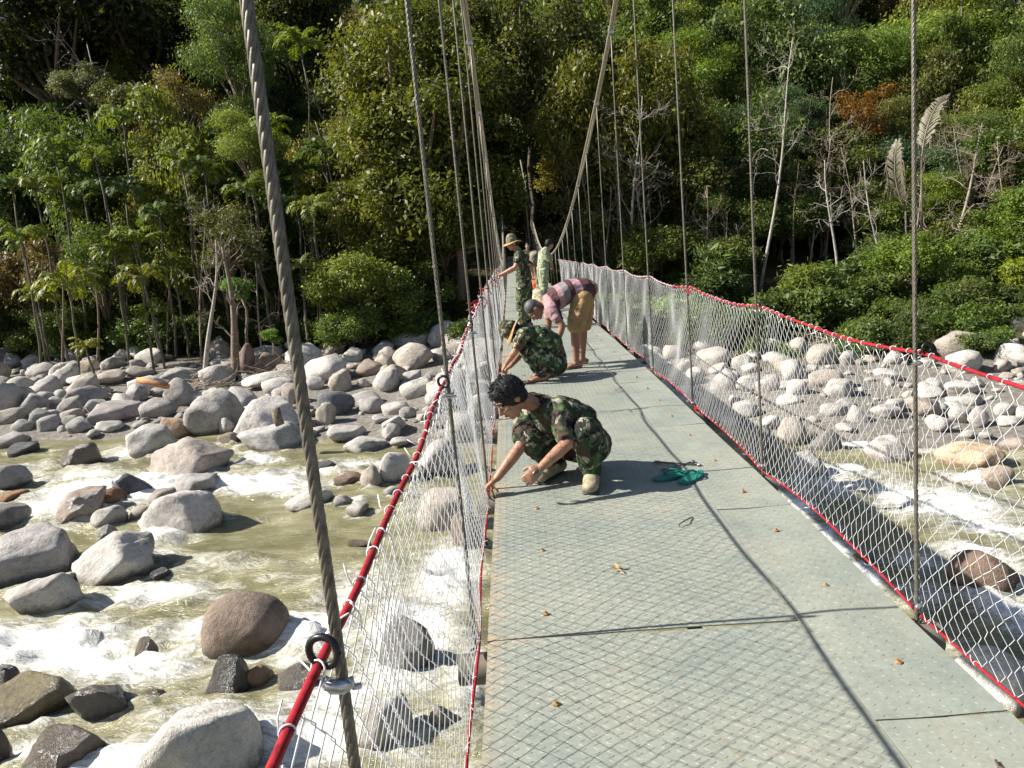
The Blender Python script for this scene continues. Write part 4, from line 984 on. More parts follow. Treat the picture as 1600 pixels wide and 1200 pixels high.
# ------------------------------------------------------------------ small things on the deck
def sandal(x, y, rz, label):
    p = at_z(x, y, .006); root = empty('sandal', p, (0, 0, rz)); tag(root, label, 'sandal', 'pair of green sandals')
    n = 22; t = np.linspace(0, 2*math.pi, n+1)[:-1]; yy = .13*np.sin(t); xx = .046*np.cos(t)*(1+.18*np.sin(t))-.008*np.sin(t*2)
    V = []; 
    for z in (0, .016): V += [(a, b, z+(.004 if z and b > .08 else 0)) for a, b in zip(xx, yy)]
    V += [(0, 0, 0), (0, 0, .016)]; k = np.arange(n); k2 = (k+1) % n
    mb = MB(); mb.add(V, np.stack([k, k2, k2+n, k+n], 1), np.concatenate([np.stack([k2, k, np.full(n, 2*n)], 1), np.stack([k+n, k2+n, np.full(n, 2*n+1)], 1)]))
    link('sole', mb.mesh('sole'), MATS['rubber_green'], root)
    mb = MB()
    for q in (-1, 1): mb.tube([(0, .075, .016), (q*.018, .05, .038), (q*.036, .01, .042), (q*.044, -.03, .016)], [(.006, .003), (.007, .0035), (.009, .0035), (.008, .003)], 6)
    mb.tube([(0, .075, .012), (0, .076, .03)], .004, 6); link('strap', mb.mesh('strap', True), MATS['strap_green'], root)
sandal(1049, 746, -1.2, 'green rubber sandal lying in the shade, left of its pair')
sandal(1081, 748, -.75, 'green rubber sandal with sunlit strap, right of its pair')
def curve_thing(name, label, cat, pts, r, mat, seg=6):
    b = Vector(pts[0]); mb = MB()
    for q in (pts if isinstance(pts[0], list) else [pts]): mb.tube([nv(v) for v in q], r, seg)
    o = link(name, mb.mesh(name, True, b), mat, None, b); tag(o, label, cat); return o
# pliers in the near man's hand and a pair of wire twisting tools by the sandals
hp = nv(s1['hdL'])
pl = empty('pliers', tuple(hp)); tag(pl, 'small pliers held in the left hand of nearest crouching man', 'pliers')
for q in (-1, 1):
    mb = MB(); mb.tube([(q*.012+.05, 0, .045), (q*.016+.03, 0, .02), (q*.004, 0, -.01), (-.004*q-.02, 0, -.035), (-.03-.002*q, 0, -.055)], [.006, .006, .006, .006, .003], 6); link('handle' if q < 0 else 'jaw', mb.mesh('half', True), MATS['tool_steel'], pl)
def tool(p0, p1, label):
    a = nv(at_z(*p0, .012)); b = nv(at_z(*p1, .012)); d = unit(b-a); s = np.cross(d, (0, 0, 1)); mb = MB()
    mb.tube([a, b], .006, 6); mb.tube([a+d*.0, a-d*.02+s*.014, a-d*.045+s*.012], [.007, .007, .004], 6); mb.tube([a, a-d*.02-s*.014, a-d*.045-s*.012], [.007, .007, .004], 6)
    mb.tube([b, b+d*.02+s*.012, b+d*.03], [.006, .006, .005], 6); mb.tube([b, b+d*.02-s*.012, b+d*.03], [.006, .006, .005], 6)
    o = link('wire_tool', mb.mesh('wire_tool', True, a), MATS['tool_steel'], None, a); tag(o, label, 'tool')
tool((1032, 722), (1088, 726), 'steel twisting tool lying flat behind the green sandals')
tool((1042, 733), (1080, 722), 'steel twisting tool crossed under the flat one behind green sandals')
curve_thing('twig', 'bent brown twig on the deck plate near rope shadow', 'twig', [at_z(1062, 823, .008), at_z(1061, 819, .02), at_z(1070, 813, .025), at_z(1082, 808, .008)], .0032, MATS['twig'])
curve_thing('twig', 'forked twig at the bottom right corner of the deck', 'twig', [at_z(1556, 1188, .01), at_z(1560, 1198, .02), at_z(1580, 1205, .012)], .004, MATS['twig'])
lf = at_z(966, 890, .01); mb = MB()
for i in range(4):
    a = i*1.5+.4; d = nv((math.cos(a), math.sin(a), .25)); s = nv((-math.sin(a), math.cos(a), 0)); p = nv((0, 0, .004))
    mb.add([p, p+d*.02+s*.009, p+d*.04, p+d*.02-s*.009+(0, 0, .006)], [(0, 1, 2, 3)])
mb.tube([(0, 0, .002), (.01, -.03, .006), (.02, -.05, .004)], .0015, 4)
tag(link('fallen_leaf', mb.mesh('fallen_leaf'), MATS['dead_leaf'], None, lf), 'curled yellow leaf sprig lying mid deck', 'leaf')
# bag and sack in the work area
bp = at_z(838, 462, deck_z(16)); 
def sack(name, label, cat, base, w, h, mat, sub):
    root = empty(name, base); tag(root, label, cat); mb = MB()
    mb.chain([(0, 0, w*.4), (.02, 0, h*.55), (0, .01, h)], [(w*.52, w*.42), (w*.56, w*.45), (w*.34, w*.28)], 14, (1, 0, 0)); link('bag_body', remesh(mb, 'bag', .02, 2, .03, 6), mat, root)
    mb = MB(); mb.tube([(-w*.2, 0, h), (-w*.1, 0, h+.12), (w*.12, 0, h+.12), (w*.2, 0, h)], .012, 6); link(sub, mb.mesh(sub, True), mat, root)
sack('work_bag', 'orange plastic bag standing on deck between the far workers', 'bag', at_z(838, 452, deck_z(17)), .30, .42, MATS['orange_plastic'], 'handle')
sack('cloth_sack', 'beige cloth sack on deck behind the bending man', 'sack', at_z(842, 484, deck_z(13)), .40, .34, MATS['beige_cloth'], 'neck')
# ------------------------------------------------------------------ vegetation
def leaf_cloud(C, N, rs, L, wr=.45, droop=.35, up=.55):
    """leaf quads: C centres (n,3), N outward normals"""
    n = len(C); nrm = N*.55 + np.array([0, 0, up]) + rs.normal(0, .55, (n, 3)); nrm /= np.linalg.norm(nrm, axis=1, keepdims=True)
    d = rs.normal(0, 1, (n, 3)) + N*.6 - np.array([0, 0, droop]); d -= nrm*np.sum(d*nrm, 1, keepdims=True); d /= np.linalg.norm(d, axis=1, keepdims=True)
    s = np.cross(nrm, d); Ls = L*rs.uniform(.65, 1.35, (n, 1)); W = Ls*wr*rs.uniform(.8, 1.2, (n, 1))
    v0 = C-d*Ls*.5; v1 = C+s*W*.5-d*Ls*.05-nrm*Ls*.06; v2 = C+d*Ls*.5-nrm*Ls*.12; v3 = C-s*W*.5-d*Ls*.05-nrm*Ls*.06
    V = np.stack([v0, v1, v2, v3], 1).reshape(-1, 3); Q = np.arange(n*4).reshape(-1, 4)
    return V, Q
def crown_mesh(name, seed, nleaf, R, L, lobes=14, per=18, spread=.30, wr=.45, hole=.0, lobe_r=(.20, .40), flat=1.0):
    """crown inside the ellipsoid R; leaves sit in clumps on lobe shells. Returns leaf mesh and limb mesh."""
    rs = np.random.RandomState(seed); R = nv(R)
    ls = []
    while len(ls) < lobes:
        p = rs.normal(size=3); p /= np.linalg.norm(p); p *= rs.uniform(.3, 1.12)
        if p[2] < -.75 or rs.rand() < .15: continue
        ls.append((p*R*(1-lobe_r[0]*.6), rs.uniform(*lobe_r)*R.mean()*rs.uniform(.8, 1.2)))
    nc = max(1, int(nleaf*1.4)//per); w = np.array([l[1]**2 for l in ls]); w /= w.sum(); idx = rs.choice(len(ls), nc, p=w)
    LC = np.array([l[0] for l in ls])[idx]; LR = np.array([l[1] for l in ls])[idx]
    n = rs.normal(size=(nc, 3)); n[:, 2] += .55; n /= np.linalg.norm(n, axis=1, keepdims=True)
    rr = LR*rs.uniform(.55, 1.08, nc)
    cc = LC + n*rr[:, None]*np.array([1, 1, .8*flat])
    keep = fbm(cc*(2.4/R.mean())+seed, 3, seed) > rs.uniform(-.35, .02, nc); cc = cc[keep]; n = n[keep]; nc = len(cc)      # ragged gaps
    ct = np.clip(rs.normal(.45, .2, nc)+.16*n[:, 2]*0, 0, 1); Lk = np.repeat(L*rs.uniform(.7, 1.45, nc), per)[:, None]
    C = np.repeat(cc, per, 0) + rs.normal(0, spread, (nc*per, 3))*np.array([1, 1, .6]); N = np.repeat(n, per, 0)
    V, Q = leaf_cloud(C, N, rs, Lk, wr)
    tint = np.clip(np.repeat(np.repeat(ct, per)+rs.normal(0, .12, nc*per), 4), 0, 1)
    me = np_mesh(name, V, Q, False, {'tint': tint}); me.materials.append(MATS['leaf'])
    mb = MB()
    for (p, r_) in ls:
        a = nv((0, 0, -R[2]*.95)); q = p*.5+a*.35+rs.normal(0, .12, 3)*R.mean()*.5
        m = R.mean()*.020; mb.tube([a, a*.62+p*.12+rs.normal(0, .03, 3)*R.mean(), q, p*.9+a*.05, p+rs.normal(0, .2, 3)*r_], [m*1.5, m*1.25, m, m*.6, m*.2], 5)
    lm = mb.mesh(name+'_limbs', True)
    return me, lm
def view_words(px, py):
    return 'near the left edge' if px < 220 else 'behind the thick near hanger' if px < 480 else 'behind the big olive tree' if px < 720 else 'behind the bridge gateway' if px < 960 else 'above the right netting' if px < 1180 else 'behind the tall white tree' if px < 1420 else 'near the right edge'
TREE = {}
def addkind(k, *vs): TREE[k] = [crown_mesh('crown_'+k, *v[0], **v[1]) for v in vs]
addkind('broad', ((11, 26350, (3.6, 3.4, 3.3), 0.200), dict(lobes=22, spread=.30)), ((12, 24800, (3.3, 3.6, 3.8), 0.192), dict(lobes=24, spread=.28)), ((17, 23250, (3.9, 3.4, 2.7), 0.200), dict(lobes=20, spread=.32)))
addkind('round', ((13, 14725, (2.3, 2.2, 2.3), 0.148), dict(lobes=14, spread=.22)), ((14, 13950, (2.1, 2.4, 2.0), 0.152), dict(lobes=12, spread=.24)))
addkind('feather', ((15, 20150, (2.8, 2.7, 2.4), 0.128), dict(lobes=16, per=26, spread=.30, wr=.3, flat=.6)), ((16, 20150, (2.6, 2.9, 2.9), 0.124), dict(lobes=18, per=26, spread=.28, wr=.3, flat=.6)))
addkind('sparse', ((18, 6510, (2.6, 2.5, 2.8), 0.144), dict(lobes=24, per=10, spread=.22, lobe_r=(.16, .30))), ((19, 6200, (2.4, 2.6, 2.5), 0.152), dict(lobes=22, per=10, spread=.25, lobe_r=(.16, .30))))
addkind('hero', ((20, 65100, (5.0, 4.2, 7.6), 0.216), dict(lobes=50, spread=.34, lobe_r=(.19, .31))))
addkind('shrub', ((21, 5270, (1.3, 1.2, 1.0), 0.132), dict(lobes=9, spread=.18)), ((22, 4960, (1.1, 1.3, 1.2), 0.144), dict(lobes=9, spread=.2)))
addkind('bamboo', ((23, 4340, (1.5, 1.4, 1.5), 0.256), dict(lobes=12, per=12, spread=.22, wr=.18)),)
def unit_trunk(seed, bend):
    rs = np.random.RandomState(seed); mb = MB(); z = np.linspace(0, 1, 9)
    x = np.cumsum(rs.normal(0, bend, 9)); y = np.cumsum(rs.normal(0, bend, 9)); x -= z*x[-1]; y -= z*y[-1]
    mb.tube(np.stack([x, y, z], 1), [1.5, 1.15, 1.0, .95, .9, .84, .78, .72, .62], 7); return mb
# trunks are built to size so that bends keep their thickness
def trunk_mesh(p0, p1, r0, r1, bend, seed, seg=7):
    rs = np.random.RandomState(seed); mb = MB(); p0 = nv(p0); p1 = nv(p1); L = np.linalg.norm(p1-p0); t = np.linspace(0, 1, 8)
    P_ = p0[None]*(1-t[:, None])+p1[None]*t[:, None]; j = rs.normal(0, bend*L, (8, 3)); j[:, 2] = 0; j[0] = j[-1] = 0
    P_ = P_+j*.5; R_ = r0*(1-t)+r1*t; R_[0] *= 1.35; mb.tube(P_, R_, seg); return mb.mesh('trunk', True)
TSEED = [0]
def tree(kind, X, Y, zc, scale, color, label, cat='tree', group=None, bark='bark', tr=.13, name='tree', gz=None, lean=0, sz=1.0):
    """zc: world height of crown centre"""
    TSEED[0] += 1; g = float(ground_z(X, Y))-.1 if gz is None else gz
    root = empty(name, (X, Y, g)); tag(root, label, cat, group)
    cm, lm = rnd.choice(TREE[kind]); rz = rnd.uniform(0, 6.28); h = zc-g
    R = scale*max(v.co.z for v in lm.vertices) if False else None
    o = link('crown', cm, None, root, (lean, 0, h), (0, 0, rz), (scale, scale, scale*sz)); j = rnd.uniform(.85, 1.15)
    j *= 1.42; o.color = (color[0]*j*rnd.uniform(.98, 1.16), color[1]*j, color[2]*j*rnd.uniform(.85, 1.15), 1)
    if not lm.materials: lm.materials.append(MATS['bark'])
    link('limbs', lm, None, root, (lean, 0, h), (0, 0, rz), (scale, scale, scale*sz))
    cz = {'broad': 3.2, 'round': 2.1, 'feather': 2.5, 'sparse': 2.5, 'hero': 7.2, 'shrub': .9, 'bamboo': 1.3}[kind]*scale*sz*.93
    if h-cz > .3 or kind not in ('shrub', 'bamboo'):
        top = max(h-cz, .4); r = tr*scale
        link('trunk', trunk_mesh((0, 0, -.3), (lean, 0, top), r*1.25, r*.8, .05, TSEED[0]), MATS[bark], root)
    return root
# ---- palms
def frond(mb, tn, base, az, el, L, rs, nl=22, wl=.50, lw=.075, droop=.9, hang=.42):
    d = nv((math.cos(az), math.sin(az), 0)); pts = []; p = nv(base); a = el
    n = 9
    for i in range(n): pts.append(p.copy()); p = p+(d*math.cos(a)+nv((0, 0, 1))*math.sin(a))*L/(n-1); a -= droop/(n-1)*(1+i*.18)
    pts = np.array(pts); s = nv((-d[1], d[0], 0)); Vv = []
    for i in range(nl):
        t = .16+.84*i/(nl-1); k = t*(n-1); i0 = min(int(k), n-2); f_ = k-i0; q = pts[i0]*(1-f_)+pts[i0+1]*f_; tg = unit(pts[i0+1]-pts[i0])
        ll = wl*math.sin(.35+2.5*t)*rs.uniform(.85, 1.1)*L/2.0
        for sg in (-1, 1):
            dr = unit(tg*.75+s*sg*.9+nv((0, 0, .38-.5*rs.rand())))
            nn = unit(np.cross(dr, tg*.3+s*sg+nv((0, 0, 1e-3)))); ac = np.cross(dr, unit(np.cross(s*sg, tg)+1e-6)); ac = unit(tg-dr*np.dot(tg, dr))
            hg = hang*(1 if hang < .5 else rs.uniform(.3, 1.3)); tip = q+dr*ll*(1-.25*hg)+nv((0, 0, -ll*hg)); m_ = q+dr*ll*.55-nv((0, 0, ll*.04))
            Vv += [q, m_+ac*lw*.5*L/2, tip, m_-ac*lw*.5*L/2]; tn += [np.clip(rs.normal(.5, .16), 0, 1)]*4
    mb.add(np.array(Vv), np.arange(len(Vv)).reshape(-1, 4)); return pts
def palm_crown(seed, nf=9, L=2.1, **kw):
    rs = np.random.RandomState(seed); mb = MB(); tn = []; st = MB()
    for i in range(nf):
        e = rs.uniform(.5, 1.35) if i > 1 else rs.uniform(1.3, 1.5)
        p = frond(mb, tn, (0, 0, 0), i*2.4+rs.uniform(-.3, .3), e, L*rs.uniform(.8, 1.1), rs, droop=rs.uniform(.9, 1.7), **kw); st.tube(p, np.linspace(.03, .008, len(p))*L/2, 4)
    me = np_mesh('palm_fronds', np.concatenate(mb.V), np.concatenate(mb.Q), False, {'tint': tn}); me.materials.append(MATS['leaf'])
    sm = st.mesh('palm_stalks', True); sm.materials.append(MATS['palm_bark']); return me, sm
PALMS = [palm_crown(40+i, 10+i % 3, 2.1, nl=18, wl=.72, lw=.15) for i in range(4)]
def palm(px, py, Y, s, color, label, lean=.0):
    Y -= 1.4
    c = at_Y(px, py, Y); X = c.x+lean; g = float(ground_z(X, Y))-.1; root = empty('palm_tree', (X, Y, g)); tag(root, label, 'palm', 'slender palms in the forest')
    h = c.z-g; TSEED[0] += 1; me, sm = PALMS[TSEED[0] % 4]; rz = rnd.uniform(0, 6.28)
    s *= 1.0; o = link('fronds', me, None, root, (-lean, 0, h), (0, 0, rz), s); o.color = (color[0]*1.3, color[1]*1.2, color[2]*1.1, 1); link('stalks', sm, None, root, (-lean, 0, h), (0, 0, rz), s)
    mb = MB(); mb.chain([(0, 0, -.55*s), (0, 0, .05)], [.075*s, .05*s], 8); link('crownshaft', mb.mesh('crownshaft', True), MATS['strap_green'] if False else MATS['palm_bark'], root, (-lean, 0, h))
    link('trunk', trunk_mesh((0, 0, -.3), (-lean, 0, h-.45*s), .085, .06, .012, TSEED[0], 6), MATS['palm_bark'], root); return root
# ---- bare trees
def bare_mesh(seed, H, r, bark, nb=9, lean=(0, 0), spread=.9, depth=3, low=.35):
    rs = np.random.RandomState(seed); trunk = MB(); br = MB()
    n = 10; t = np.linspace(0, 1, n); P_ = np.stack([lean[0]*t*H+.03*H*np.sin(t*5+seed)*t, lean[1]*t*H+.02*H*np.cos(t*4+seed)*t, t*H], 1)
    trunk.tube(P_, r*(1.15-.9*t), 7)
    def grow(p, d, L, r_, dep):
        k = 7; q = [p]; dd = unit(d)
        for i in range(k-1): dd = unit(dd+rs.normal(0, .24, 3)+nv((0, 0, .05))); q.append(q[-1]+dd*L/(k-1))
        br.tube(q, np.linspace(r_, max(r_*.35, .006), k), 4 if dep < 2 else 5, False)
        if dep > 0:
            for _ in range(rs.randint(2, 4)):
                i = rs.randint(1, k); grow(q[i], dd*.8+rs.normal(0, .55, 3), L*rs.uniform(.45, .7), r_*.55, dep-1)
    for i in range(nb):
        tt = rs.uniform(low, 1.0); p = P_[int(tt*(n-1))]; a = rs.uniform(0, 6.28)
        grow(p, (math.cos(a)*spread, math.sin(a)*spread, rs.uniform(.35, 1.2)), H*rs.uniform(.14, .28)*(1.15-.5*tt), r*(1.0-.75*tt)*.42+.008, depth)
    return trunk.mesh('bare_trunk', True), br.mesh('bare_branches', True)
def bare_tree(px, py_base, py_top, Y, r, seed, label, bark='pale_bark', lean_px=0, nb=9, spread=.9, depth=3, low=.35, name='bare_tree', group=None):
    b = at_Y(px, py_base, Y); tp = at_Y(px+lean_px, py_top, Y); g = float(ground_z(b.x, Y))-.15
    H = tp.z-g; root = empty(name, (b.x, Y, g)); tag(root, label, 'tree', group)
    tm, bm2 = bare_mesh(seed, H, r, bark, nb, ((tp.x-b.x)/H, 0), spread, depth, low)
    link('trunk', tm, MATS[bark], root); link('branches', bm2, MATS[bark], root); return root

OLIVE, GREEN, BRIGHT, DEEP, BLUE, YELL, DRY, RED = (.100, .112, .024), (.062, .098, .024), (.110, .155, .030), (.038, .060, .018), (.045, .080, .040), (.13, .13, .03), (.085, .07, .035), (.24, .06, .018)
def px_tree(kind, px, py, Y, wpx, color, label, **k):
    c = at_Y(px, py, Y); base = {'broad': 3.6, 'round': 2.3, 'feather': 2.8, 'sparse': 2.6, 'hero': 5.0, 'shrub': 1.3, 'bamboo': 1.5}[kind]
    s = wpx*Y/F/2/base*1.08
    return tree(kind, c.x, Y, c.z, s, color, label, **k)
# the named trees of the photograph
px_tree('hero', 640, 215, 49, 310, (.078, .098, .024), 'big olive broadleaf tree standing left of the bridge gateway', bark='dark_bark', tr=.11, name='broadleaf_tree', sz=1.05)
bare_tree(722, 515, 300, 46.2, .30, 88, 'thick dark reddish trunk beside the left netting at the forest edge', 'bark', -8, 3, .6, 1, .7, 'forest_tree')
px_tree('broad', 820, 95, 56, 210, (.06, .07, .02), 'dark shaded broadleaf tree behind the bridge gateway', bark='dark_bark', name='broadleaf_tree', sz=1.3)
px_tree('round', 560, 430, 43.5, 150, (.12, .145, .03), 'bright leafy young tree at the bank, left of big olive tree', name='broadleaf_tree')
px_tree('round', 640, 470, 44, 130, (.10, .13, .03), 'leafy low tree hanging over the sandy bank', name='broadleaf_tree')
px_tree('round', 545, 505, 42.5, 110, (.095, .13, .032), 'lowest leafy bush tree over the boulders right of hanger', name='broadleaf_tree')
px_tree('round', 690, 360, 47, 150, (.08, .095, .024), 'shaded leafy tree behind the dark reddish trunk', name='broadleaf_tree')
px_tree('round', 600, 340, 46, 150, (.095, .11, .025), 'mid height leafy tree under the big olive crown', name='broadleaf_tree')
px_tree('feather', 370, 100, 62, 150, (.085, .13, .04), 'pale green feathery tree left of the thick hanger top', name='feathery_tree', sz=1.3)
px_tree('round', 130, 130, 66, 80, (.10, .11, .07), 'small greyish round tree in upper left shade', name='round_tree')
px_tree('round', 190, 165, 63, 90, (.075, .085, .03), 'conical olive tree above the left palms', name='round_tree', sz=1.4)
px_tree('sparse', 275, 190, 56, 110, (.10, .085, .03), 'brownish leaved tree in the middle of left forest', name='thin_tree', sz=1.5)
px_tree('round', 265, 290, 52, 150, (.075, .088, .03), 'dull olive tree below the brownish leaved one', name='round_tree', sz=1.2)
px_tree('feather', 385, 235, 49, 120, (.12, .17, .04), 'lime leaved branch tree behind thick hanger', name='feathery_tree', sz=1.0)
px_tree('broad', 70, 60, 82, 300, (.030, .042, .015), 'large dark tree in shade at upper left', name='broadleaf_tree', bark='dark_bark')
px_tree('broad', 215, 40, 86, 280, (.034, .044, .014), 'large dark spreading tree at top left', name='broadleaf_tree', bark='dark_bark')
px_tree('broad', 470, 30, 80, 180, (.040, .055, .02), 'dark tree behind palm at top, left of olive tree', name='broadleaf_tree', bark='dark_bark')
px_tree('sparse', 350, 370, 43, 130, (.06, .065, .03), 'vine choked crown over the two bare trees on the bank', name='thin_tree', tr=.03)
px_tree('shrub', 375, 450, 42, 45, (.10, .17, .05), 'bright green leafy sapling right of the two bare bank trees', name='sapling', cat='shrub')
px_tree('shrub', 425, 525, 41, 30, (.11, .18, .05), 'small bright green plant above the squat brown boulder', name='sapling', cat='shrub')
PALMLIST = [
 (85,238,50,1.0,(.10,.15,.035),'tall palm with pale fronds near the left edge'),(192,188,53,1.0,(.11,.16,.035),'tallest palm at left below the conical tree'),
 (165,305,51,.85,(.07,.12,.03),'palm in the middle of the left palm group'),(195,300,49,.9,(.05,.09,.03),'dark palm at centre of left forest'),
 (35,378,46,.95,(.12,.17,.03),'low bright palm close to the left edge'),(108,452,43.5,1.1,(.13,.16,.03),'yellowish palm just above the left boulders'),
 (215,385,46,.95,(.12,.17,.035),'bright palm right of the yellowish palm'),(222,440,44,.9,(.12,.14,.03),'drooping palm behind the brushwood'),
 (345,208,54,1.0,(.11,.16,.03),'palm just left of thick hanger'),(470,75,60,1.15,(.11,.16,.03),'palm at top between hanger and olive tree'),
 (425,205,55,.9,(.12,.18,.03),'bright palm right behind thick hanger'),(508,245,52,1.05,(.06,.10,.03),'dark palm between hanger and olive tree'),
 (135,545,41,.5,(.16,.17,.04),'tiny yellow palm frond plant at the foot of left forest'),(240,490,44,.6,(.09,.13,.03),'short palm behind brushwood at forest foot'),
 (460,275,51,.8,(.05,.09,.03),'shaded palm below the bright one behind hanger'),(130,300,52,.7,(.06,.10,.03),'small dark palm between the two tall left palms'),
 (300,330,48,.6,(.10,.15,.04),'small palm left of the vine choked crown'),(470,420,45,.6,(.14,.18,.04),'small yellow palm under olive tree, right of hanger'),
]
XP = [(55, 300), (150, 250), (250, 340), (285, 260), (20, 300), (320, 270), (270, 420), (180, 400), (440, 330), (490, 330), (60, 470), (385, 300)]
for i, (a_, b_) in enumerate(XP): PALMLIST.append((a_, b_, 48-b_*.004+rnd.uniform(-1, 2), rnd.uniform(.7, .95), rnd.choice([(.10, .14, .03), (.07, .11, .03), (.12, .15, .03)]), f"slim palm {'high' if b_ < 300 else 'low'} in the left forest, {['left of the tall palms', 'between tall palms', 'right of the tall palms', 'right behind the thick hanger'][min(3, a_//125)]}"))
for a in PALMLIST: palm(*a, lean=rnd.uniform(-.4, .4))
# bare and thin trunks
bare_tree(318, 585, 375, 40.0, .13, 61, 'slim pale bare trunk rising from left boulders', 'pale_bark', 20, 7, .7, 2, .45)
bare_tree(368, 585, 385, 39.5, .22, 62, 'gnarled brown bare trunk rising from left boulders', 'bark', -14, 9, .7, 2, .4)
bare_tree(1186, 480, 60, 44, .09, 63, 'tall white barked leafless tree right of the bridge', 'pale_bark', 62, 9, .9, 3, .5)
bare_tree(1312, 520, 250, 42, .085, 64, 'white barked leafless tree between the right hangers', 'pale_bark', -22, 9, 1.0, 3, .4)
bare_tree(1388, 460, 250, 42.5, .07, 65, 'thin leaning pale trunk left of the near right hanger', 'pale_bark', -42, 6, .8, 2, .5)
bare_tree(985, 420, 150, 47, .10, 66, 'twisted pale leafless tree behind the right netting', 'pale_bark', 10, 12, 1.2, 3, .25)
bare_tree(905, 410, 200, 50, .06, 67, 'thin leafless sapling behind main cable low point', 'dry_branch', -8, 10, 1.2, 3, .3)
bare_tree(1095, 420, 290, 46, .07, 68, 'leafless brown tree beneath the right forest', 'dry_branch', 12, 10, 1.1, 3, .3)
bare_tree(1480, 420, 190, 45, .11, 69, 'fan of grey leafless stems right of near hanger', 'dry_branch', 60, 14, 1.3, 3, .15)
bare_tree(1290, 330, 120, 50, .06, 70, 'tangled dry tree under the red leaved branch', 'dry_branch', 15, 12, 1.2, 3, .3)
bare_tree(1555, 480, 350, 41, .06, 71, 'fallen looking dry branch tree at right edge', 'dry_branch', -60, 8, 1.4, 2, .3)
bare_tree(1240, 440, 250, 47, .05, 72, 'thin dark pole trunk right of tall white tree', 'bark', 4, 5, .8, 2, .6)
for i, (px, yb, yt, Yd, ln) in enumerate([(880, 400, 215, 51, 30), (925, 405, 240, 49, -20), (955, 415, 200, 48, 14), (1020, 430, 260, 47, -25), (1065, 440, 230, 49, 18), (1140, 450, 255, 48, -15), (1265, 430, 215, 48, 30), (1345, 440, 230, 47, -30), (1420, 420, 250, 46, 25), (1500, 430, 230, 47, 70), (1530, 420, 200, 48, -40), (1585, 400, 220, 46, -30), (300, 470, 310, 44, 12), (400, 480, 330, 45, -14)]):
    bare_tree(px, yb, yt, Yd, .055, 400+i, f'leafless tangle of dry twigs {view_words(px, yb)}', 'dry_branch', ln, 13, 1.2, 3, .2, 'dry_tree', 'dry leafless trees in the forest')
bare_tree(160, 330, 70, 66, .14, 73, 'pale straight trunk in the upper left shade', 'pale_bark', -30, 5, .6, 2, .7)
bare_tree(528, 330, 190, 50, .07, 74, 'thin pale stem left of big olive tree', 'pale_bark', -30, 3, .6, 1, .7)
for i, (px, yb, yt) in enumerate([(610, 560, 460), (645, 555, 450), (590, 560, 480), (672, 560, 440), (760, 470, 380), (1130, 470, 330), (1160, 480, 350), (1215, 480, 360), (1340, 500, 380), (1410, 500, 380), (1035, 430, 300), (940, 410, 290), (60, 560, 400), (95, 570, 330), (150, 560, 380), (200, 560, 420), (260, 560, 400), (440, 560, 350), (480, 560, 360), (500, 555, 380)]):
    bare_tree(px, yb, yt, 46+rnd.uniform(-1, 5), .05+.03*rnd.random(), 200+i, f'slender {"pale" if i % 3 == 0 else "brown"} stemmed tree standing in shade {view_words(px, yb)}', 'pale_bark' if i % 3 == 0 else 'bark', rnd.uniform(-12, 12), 3, .6, 1, .6, 'slender_tree', 'slender trees under the forest edge')
